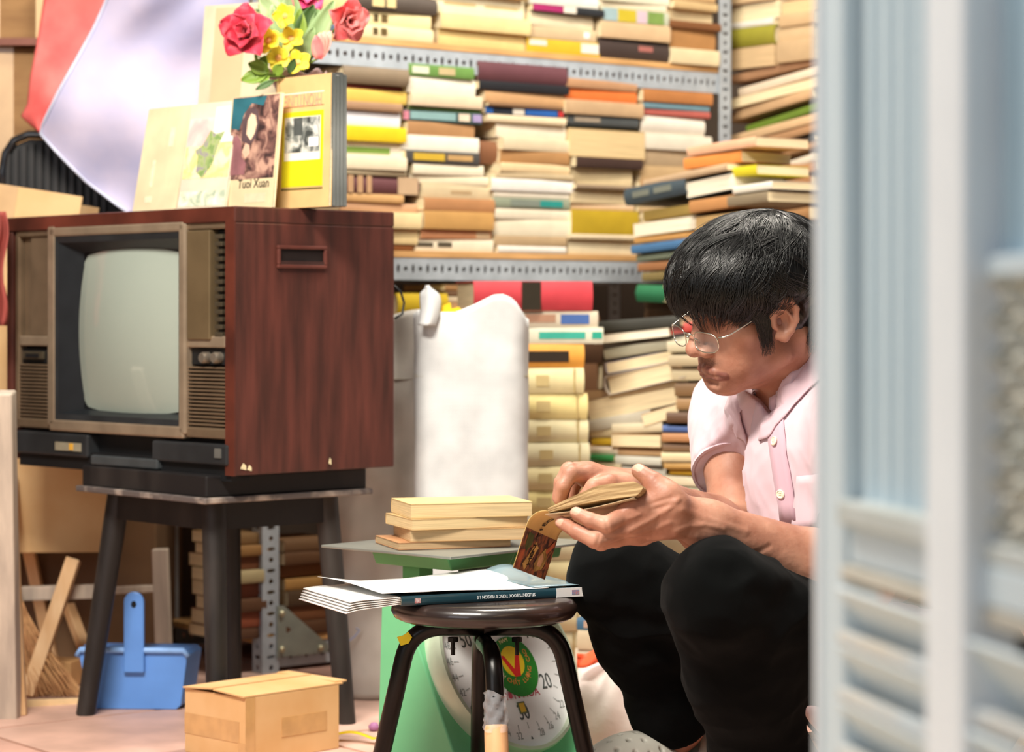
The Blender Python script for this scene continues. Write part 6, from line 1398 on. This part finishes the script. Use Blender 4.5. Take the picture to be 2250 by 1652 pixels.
for clump in range(26):                                                      # loose curving locks
    ph = rh.uniform(-2.2, 2.2); t0 = math.radians(rh.uniform(5, 50)); t1 = t0+math.radians(rh.uniform(40, 70)); sw = rh.choice([-1, 1])*rh.uniform(.6, 1.2); l1 = rh.uniform(.05, .12)
    for k_ in range(rh.randint(8, 16)):
        pts, rs = strand(ph+rh.gauss(0, .03), t0, t1+rh.gauss(0, .03), .03, l1+rh.gauss(0, .008), sw+rh.gauss(0, .05), rh.uniform(.0004, .0008), n=14, end_in=.03); ribbon(pts, rs)
for s_ in (1, -1):                                                           # sideburns
    for k_ in range(230):
        a0 = hp(rh.uniform(.024, .060), s_*.078, .030+rh.uniform(-.01, .02)); a1 = hp(rh.uniform(.026, .050), s_*.0715, rh.uniform(-.040, -.010)); m_ = (a0+a1)/2+hl_*s_*.004
        pts = np.array([a0*(1-t)**2+m_*2*t*(1-t)+a1*t*t for t in np.linspace(0, 1, 7)]); ribbon(pts, [.0006*(1-.8*t) for t in np.linspace(0, 1, 7)])
    for k_ in range(200):                                                     # nape behind the ear
        a0 = hp(-.045+rh.uniform(-.02, .01), s_*.080, rh.uniform(-.005, .03)); a1 = hp(-.040+rh.uniform(-.02, .012), s_*.062, rh.uniform(-.062, -.035)); m_ = (a0+a1)/2+hl_*s_*.006
        pts = np.array([a0*(1-t)**2+m_*2*t*(1-t)+a1*t*t for t in np.linspace(0, 1, 7)]); ribbon(pts, [.0007*(1-.7*t) for t in np.linspace(0, 1, 7)])
for k_ in range(120):                                                         # stray hairs
    ph = rh.uniform(-math.pi, math.pi); t0 = math.radians(rh.uniform(5, 60)); pts, rs = strand(ph, t0, t0+math.radians(rh.uniform(30, 60)), .02, rh.uniform(.05, .14), rh.uniform(-.4, .6), .0004, wob=rh.uniform(-.06, .06)); ribbon(pts, rs)
for s_ in (1, -1):                                                           # eyebrows
    for k_ in range(46):
        t = rh.random(); a0 = hp(.0925-.012*t, s_*(.012+.034*t), .0345+.005*math.sin(t*3)+rh.uniform(-.002, .002)); a1 = a0+HS*(hl_*s_*.007+hu*.002-hf*.002); ribbon(np.array([a0, (a0+a1)/2+hf*.0012, a1]), [.0005, .0005, .0001])
VV = np.concatenate([P]+SV); FF = np.concatenate([hf_list[0], np.array(SF)])
hm = bpy.data.materials.new('black_hair'); hm.use_nodes = True; B_ = hm.node_tree.nodes['Principled BSDF']; B_.inputs['Base Color'].default_value = (.006, .0055, .005, 1); B_.inputs['Roughness'].default_value = .34; B_.inputs['Specular IOR Level'].default_value = .55
ho = obj('hair', np_mesh('hair', VV, FF), hm, person, world=True)

# ------------------------------------------------------------------ eyeglasses
gl = thing('eyeglasses', 'thin silver-framed eyeglasses low on the reader nose', 'eyeglasses', loc=Vector(hp(.105, 0, .008)))
silver = mat('#c9c4b4', .2, .9, var=.05, key='silver_wire', bump=0)
def GP(a, b, c): return Vector(hp(a, b, c))
gc, ga = -.001, .1165
for s_ in (1, -1):
    pts = []
    for i in range(33):
        t = 2*math.pi*i/32; cx = .0245*math.copysign(abs(math.cos(t))**.7, math.cos(t)); cz = .0145*math.copysign(abs(math.sin(t))**.7, math.sin(t)); b = s_*.036+cx
        pts.append(GP(ga-.9*max(0, abs(b)-.02)**2*6-.0, b, gc-.002+cz))
    mb = MB(); mb.tube(pts, .00085, 7, cap=False); rim = obj('lens_rim', mb, silver, gl, smooth=True, world=True)
    ctr = sum(pts[:-1], Vector())/32; mb = MB(); mb.add([ctr]+pts[:-1], [(0, i+1, (i+1) % 32+1) for i in range(32)])
    gm = bpy.data.materials.get('spectacle_glass')
    if gm is None:
        gm = bpy.data.materials.new('spectacle_glass'); gm.use_nodes = True; B_ = gm.node_tree.nodes['Principled BSDF']; B_.inputs['Base Color'].default_value = (.9, .92, .88, 1); B_.inputs['Alpha'].default_value = .07; B_.inputs['Roughness'].default_value = .05; B_.inputs['Specular IOR Level'].default_value = .8
    obj('lens', mb, gm, gl, world=True)
    mb = MB(); mb.tube([GP(ga-.011, s_*.0605, gc+.006), GP(ga-.016, s_*.0665, gc+.006), GP(ga-.026, s_*.070, gc+.008), GP(.055, s_*.0745, .018), GP(.030, s_*.0775, .026)], [.0013, .0015, .0009, .0009, .0009], 7); obj('temple', mb, silver, gl, smooth=True, world=True)
    mb = MB(); mb.tube([GP(ga-.001, s_*.012, gc), GP(ga-.007, s_*.010, gc-.004), GP(ga-.008, s_*.0095, gc-.009)], .0012, 6); obj('nose_pad', mb, silver, gl, smooth=True, world=True)
mb = MB(); mb.tube([GP(ga, -.012, gc+.005), GP(ga+.004, -.004, gc+.008), GP(ga+.004, .004, gc+.008), GP(ga, .012, gc+.005)], .0012, 7); obj('bridge', mb, silver, gl, smooth=True, world=True)

# ------------------------------------------------------------------ the book in the hands
e1b = Vector((.955, -.24, .17)).normalized(); e2b = Vector((.27, .93, -.20)); e2b = (e2b-e1b*e2b.dot(e1b)).normalized(); e3b = e1b.cross(e2b)
if e3b.z < 0: e3b = -e3b
B0 = W(1205, 1126, 2.985)
BM = Matrix((e1b, e2b, e3b)).transposed().to_4x4(); BM.translation = B0
hb_ = thing('old_paperback', 'worn paperback held open in both hands, its painted cover hanging down', 'book', M=BM)
Lb, Db, Tb = .112, .165, .0185
oldp = mat('#8f744e', .85, var=.22, scale=60, bump=.4, stretch=(.2, .2, 8), key='old_pages', c2='#b89a6e', bdist=.001); oldc = mat('#c2a884', .75, var=.1, scale=20, bump=.1, key='old_cover')
mb = MB()
def blockf(u, v, w_): # sag towards the left end, block swells to the right
    z = -.016*(1-u)**2*0+w_*Tb*(.30+.70*min(1, u*1.7)); return Vector((u*Lb, v*Db, z+.010*math.sin(u*2.4)*(.5)))
n1, n2, n3 = 16, 4, 6
idx = {}
def gv_(i, j, k):
    if (i, j, k) not in idx:
        idx[(i, j, k)] = len(mb.v); w_ = k/n3; jit = .0006*math.sin(k*2.3+i*.4) if j == 0 else 0
        p = blockf(i/n1, j/n2, w_); mb.v.append((p.x+(.010*math.sin(w_*math.pi) if i == n1 else 0), p.y+jit, p.z))
    return idx[(i, j, k)]
for i in range(n1):
    for k in range(n3):
        mb.f.append((gv_(i, 0, k), gv_(i+1, 0, k), gv_(i+1, 0, k+1), gv_(i, 0, k+1))); mb.f.append((gv_(i, n2, k+1), gv_(i+1, n2, k+1), gv_(i+1, n2, k), gv_(i, n2, k)))
    for j in range(n2):
        mb.f.append((gv_(i, j, n3), gv_(i+1, j, n3), gv_(i+1, j+1, n3), gv_(i, j+1, n3))); mb.f.append((gv_(i, j+1, 0), gv_(i+1, j+1, 0), gv_(i+1, j, 0), gv_(i, j, 0)))
for j in range(n2):
    for k in range(n3):
        mb.f.append((gv_(0, j, k), gv_(0, j, k+1), gv_(0, j+1, k+1), gv_(0, j+1, k))); mb.f.append((gv_(n1, j+1, k), gv_(n1, j+1, k+1), gv_(n1, j, k+1), gv_(n1, j, k)))
obj('pages', mb, oldp, hb_)
mb = MB(); mb.grid(lambda a, b: Vector((-.004+a*(Lb+.002), -.001+b*(Db+.002), -.0016-.006*math.sin(a*3.14)*(1-b)+.010*math.sin(a*2.4)*.5)), 16, 4); obj('back_cover', mb, oldc, hb_, smooth=True, solid=.0008)
# hanging front cover in world space
hng0 = BM @ Vector((0, 0, .002)); hdir = e2b
def hang(s, q):
    # s 0..1 from the hinge to the free edge, q along the hinge
    L = .092; ang = lambda t: math.radians(-12)+math.radians(84)*min(1, t*2.6)**.9
    x = z = 0; n = 14; d = s*L/n
    for i in range(n):
        a = ang((i+.5)/n*s); x -= math.cos(a)*d; z -= math.sin(a)*d
    hx = Vector((e1b.x, e1b.y, 0)).normalized()
    return hng0+e2b*(q*.150)+hx*x+Vector((0, 0, z))
mb = MB(); mb.grid(hang, 20, 12); fc = obj('front_cover', mb, mat('#d9b874', .6, var=.08, scale=20, bump=.08, key='tan_cover'), hb_, smooth=True, solid=.0006, world=True)
def patch(name, poly, m, lift=.0009):
    """flat printed shape on the hanging cover, polygon in (s, q)"""
    cs_ = sum(p[0] for p in poly)/len(poly); cq = sum(p[1] for p in poly)/len(poly); mb = MB(); rings = []
    K = 5
    for r in range(K+1):
        f = r/K; rings.append([(cs_+(a-cs_)*f, cq+(b-cq)*f) for a, b in poly])
    n = len(poly); vs = []
    for rg in rings:
        for a, b in rg:
            p = hang(a, b); t1 = hang(min(1, a+.01), b)-hang(a-.01, b); t2 = hang(a, b+.01)-hang(a, b-.01); nn = t1.cross(t2).normalized()
            if nn.y > 0: nn = -nn
            vs.append(p+nn*lift)
    fs = [(r*n+i, r*n+(i+1) % n, (r+1)*n+(i+1) % n, (r+1)*n+i) for r in range(K) for i in range(n)]
    mb.add(vs, fs); return obj(name, mb, m, fc, world=True)
def dense(poly, m=4):
    out = []
    for (a, b), (c, d) in zip(poly, poly[1:]+poly[:1]): out += [(a+(c-a)*i/m, b+(d-b)*i/m) for i in range(m)]
    return out
patch('painted_picture', dense([(.42, .0), (.42, 1), (1, 1), (1, 0)], 8), pic('#3a2219', '#6d4a34', '#a4643c', 95, 'cover_painting'), .0006)
patch('painted_tree', dense([(.46, .12), (.47, .28), (.6, .3), (.72, .2), (.66, .12)]), mat('#4f5a2c', .6, var=.3, scale=60, key='paint_green'), .0010)
patch('painted_robe', dense([(.55, .40), (.62, .52), (.8, .42), (.98, .3), (.9, .2), (.75, .3)]), mat('#c9a860', .6, var=.2, scale=60, key='paint_ochre'), .0010)
patch('painted_figure', dense([(.58, .74), (.72, .86), (.88, .80), (.95, .6), (.84, .52), (.70, .62)]), mat('#c2a85c', .6, var=.3, scale=70, key='paint_gold', c2='#7a5a30'), .0010)
patch('painted_face', dense([(.66, .68), (.74, .76), (.86, .72), (.86, .62), (.74, .6)]), mat('#d9ad84', .6, var=.2, scale=90, key='paint_flesh'), .0013)
patch('painted_arm', dense([(.45, .92), (.5, .98), (.66, .80), (.62, .74)]), mat('#bf6a44', .6, var=.2, scale=60, key='paint_red'), .0012)
patch('painted_ground', dense([(.72, .02), (.70, .16), (.98, .14), (.98, .02)]), mat('#7a3a28', .6, var=.3, scale=60, key='paint_rust', c2='#b8643c'), .0010)
for i, ch in enumerate('HEN TIEG'):
    if ch == ' ': continue
    s0 = .84-i*.095; q0 = .36+i*.012
    p = hang(s0, q0); t1 = (hang(s0-.02, q0)-p).normalized(); t2 = (hang(s0, q0+.02)-p).normalized(); nn = t1.cross(t2).normalized()
    if nn.y > 0: nn = -nn
    x = t1; z_ = nn; y = z_.cross(x).normalized(); x = y.cross(z_); M = Matrix((x, y, z_)).transposed().to_4x4(); M.translation = p+nn*.0016
    text('cover_letter', ch, .0165, M, mat('#241a12', .6, key='cover_ink'), fc, world=True)
# ------------------------------------------------------------------ low slatted stool
ls = thing('low_stool', 'low slatted wooden stool under the reader', 'stool', M=frame((.53, 3.36, 0), (U.x, U.y, 0)))
lw = mat('#d2a26c', .55, var=.15, scale=8, bump=.12, key='slat_wood', c2='#e0b887', stretch=(.6, 6, 6))
for i in range(5):
    mb = MB(); mb.box(-.17, .17, -.13+i*.054, -.13+i*.054+.044, .088, .104); obj('slat', mb, lw, ls, bevel=.002)
for x in (-.15, .13):
    mb = MB(); mb.box(x, x+.02, -.13, .13, .0, .088); obj('end_board', mb, lw, ls, bevel=.002)
mb = MB(); mb.box(-.15, .15, -.13, -.115, .05, .086); obj('stretcher', mb, lw, ls, bevel=.001)
mb = MB(); mb.box(-.15, .15, .115, .13, .05, .086); obj('stretcher', mb, lw, ls, bevel=.001)
# ================================================================== folding steel gate in the foreground
GPl = Plane(1785, 1.45, (.0781, -.38))
gp0 = GPl.p+Vector((.0125, .002, 0)); GMt = frame(gp0, GPl.d)     # local x along the gate towards the camera, y to the right/inside
gate = thing('folding_gate', 'pale blue painted steel folding gate in the right foreground', 'gate', M=GMt)
bluep = mat('#c6d5dd', .5, var=.07, scale=6, bump=.06, key='pale_blue_paint', c2='#d6e1e6', stretch=(1, 1, .3))
blued = mat('#bdd0da', .5, var=.08, scale=6, bump=.06, key='blue_panel_paint', c2='#cadae1', stretch=(1, 1, .2))
lightp = mat('#eef3f7', .45, var=.05, scale=6, bump=.05, key='lightened_blue_paint')
def gx(px): return GPl.s_of(px)
def gz(px, py): return GPl.at(px, py).z
ZG0, ZG1 = 0.02, 1.35
Mi = GMt.inverted()
# posts: local -y is the side that faces the room and the camera
def post(px0, px1, m, y0, y1, name='post'):
    mb = MB(); mb.box(gx(px0), gx(px1), y0, y1, ZG0, ZG1); return obj(name, mb, m, gate, bevel=.003)
post(1788, 1842, bluep, -.010, .014); post(1786, 1798, lightp, -.013, .012, 'post_highlight_edge')  # narrow near-white face puts the post's highlight into its colour
post(2050, 2138, lightp, -.018, .012)
zr = lambda px, py: gz(px, py)
rail_top = gz(1845, 1098); rail_mid0 = gz(1845, 1150); rail_mid1 = gz(1845, 1240)
# first leaf: upright ribs above the rail
n = 6
for i in range(n):
    a = 1842+(2052-1842)*i/n; b = 1842+(2052-1842)*(i+1)/n; mb = MB(); x0, x1 = gx(a), gx(b)
    w_ = (x1-x0); mb.prism([(x0+.0012, .006), (x0+w_*.25, .000), (x0+w_*.75, .000), (x1-.0012, .006), (x1-.0012, .009), (x0+.0012, .009)], rail_top-.004, ZG1); obj('rib', mb, blued, gate)
def rail(px0, px1, z0, z1, m=bluep, y0=-.008, y1=.010, name='rail'):
    mb = MB(); mb.box(gx(px0), gx(px1), y0, y1, z0, z1); return obj(name, mb, m, gate, bevel=.002)
rail(1842, 2052, rail_mid0, rail_top, mat('#b8bdb8', .55, var=.12, scale=12, key='dusty_rail', c2='#c9cfcf'), -.014, .010); rail(1842, 2052, rail_mid1, rail_mid0-.0005, bluep, -.006, .010); rail(1842, 2052, gz(1845, 1275), rail_mid1-.0005, mat('#b9b4a8', .6, var=.15, scale=14, key='rusty_edge', c2='#c9c2b4'), -.012, .010)
z = gz(1845, 1275); step = gz(1845, 1400)-gz(1845, 1275)
k = 0
while z+step*(k+1) > ZG0:
    zz = z+step*k; mb = MB()
    M = Matrix.Translation((0, 0, zz+step*.62)) @ Matrix.Rotation(math.radians(-56), 4, 'X'); mb.box(gx(1842), gx(2052), -.021, .021, -.003, .0, M); obj('louvre', mb, bluep, gate)
    mb = MB(); mb.box(gx(1842), gx(2052), -.014, -.006, zz+step*1.10, zz+step*.88); obj('louvre_edge', mb, mat('#cfc8bc', .6, var=.12, scale=14, key='worn_edge', c2='#c2cbd0'), gate, bevel=.002); k += 1
# second leaf
XA, XB = 2138, 2420
for i in range(6):
    a = XA+(XB-XA)*i/6; b = XA+(XB-XA)*(i+1)/6; x0, x1 = gx(a), gx(b); w_ = x1-x0; mb = MB()
    mb.prism([(x0+.0012, .006), (x0+w_*.25, .000), (x0+w_*.75, .000), (x1-.0012, .006), (x1-.0012, .009), (x0+.0012, .009)], gz(2138, 566), ZG1); obj('rib', mb, mat('#b1cad7', .5, var=.08, scale=6, key='blue_panel_deep'), gate)
rail(XA, XB, gz(2138, 612), gz(2138, 562), bluep); rail(XA, XB, gz(2138, 1235), gz(2138, 1190), mat('#b8bdb8', .55, var=.12, scale=12, key='dusty_rail', c2='#c9cfcf')); rail(XA, XB, gz(2138, 1330), gz(2138, 1236), bluep); rail(XA, XB, gz(2138, 1372), gz(2138, 1331), mat('#b9b4a8', .6, var=.15, scale=14, key='rusty_edge', c2='#c9c2b4'))
# expanded metal screen: wavy strips
zt_, zb_ = gz(2138, 612), gz(2138, 1190); rows = 13; x0, x1 = gx(XA), gx(XB)
em = mat('#b9bcb4', .55, .2, var=.15, scale=20, key='expanded_metal', c2='#cfc9ba')
for r in range(rows):
    zc_ = zb_+(zt_-zb_)*(r+.5)/rows; hgt = (zt_-zb_)/rows*.5; pts = []
    for i in range(41):
        t = i/40; s = math.sin(t*math.pi*10+(r % 2)*math.pi); pts.append((x0+(x1-x0)*t, .004*math.cos(t*math.pi*20), zc_+s*hgt))
    mb = MB(); mb.tube(pts, .0042, 6, flat=.55); obj('mesh_strand', mb, em, gate, smooth=True)
k = 0; z = gz(2138, 1372); step2 = (gz(2138, 1572)-gz(2138, 1372))
while z+step2*(k+1) > ZG0:
    zz = z+step2*k; mb = MB(); M = Matrix.Translation((0, 0, zz+step2*.62)) @ Matrix.Rotation(math.radians(-56), 4, 'X'); mb.box(gx(XA), gx(XB), -.026, .026, -.003, .0, M); obj('louvre', mb, bluep, gate)
    mb = MB(); mb.box(gx(XA), gx(XB), -.014, -.006, zz+step2*1.10, zz+step2*.90); obj('louvre_edge', mb, mat('#cfc8bc', .6, var=.12, scale=14, key='worn_edge', c2='#c2cbd0'), gate, bevel=.002); k += 1
rail(1842, 2052, .0, .04); rail(XA, XB, .0, .04); rail(1786, XB, 1.35, 1.39)
for px in (1786, 2050, 2420): pass
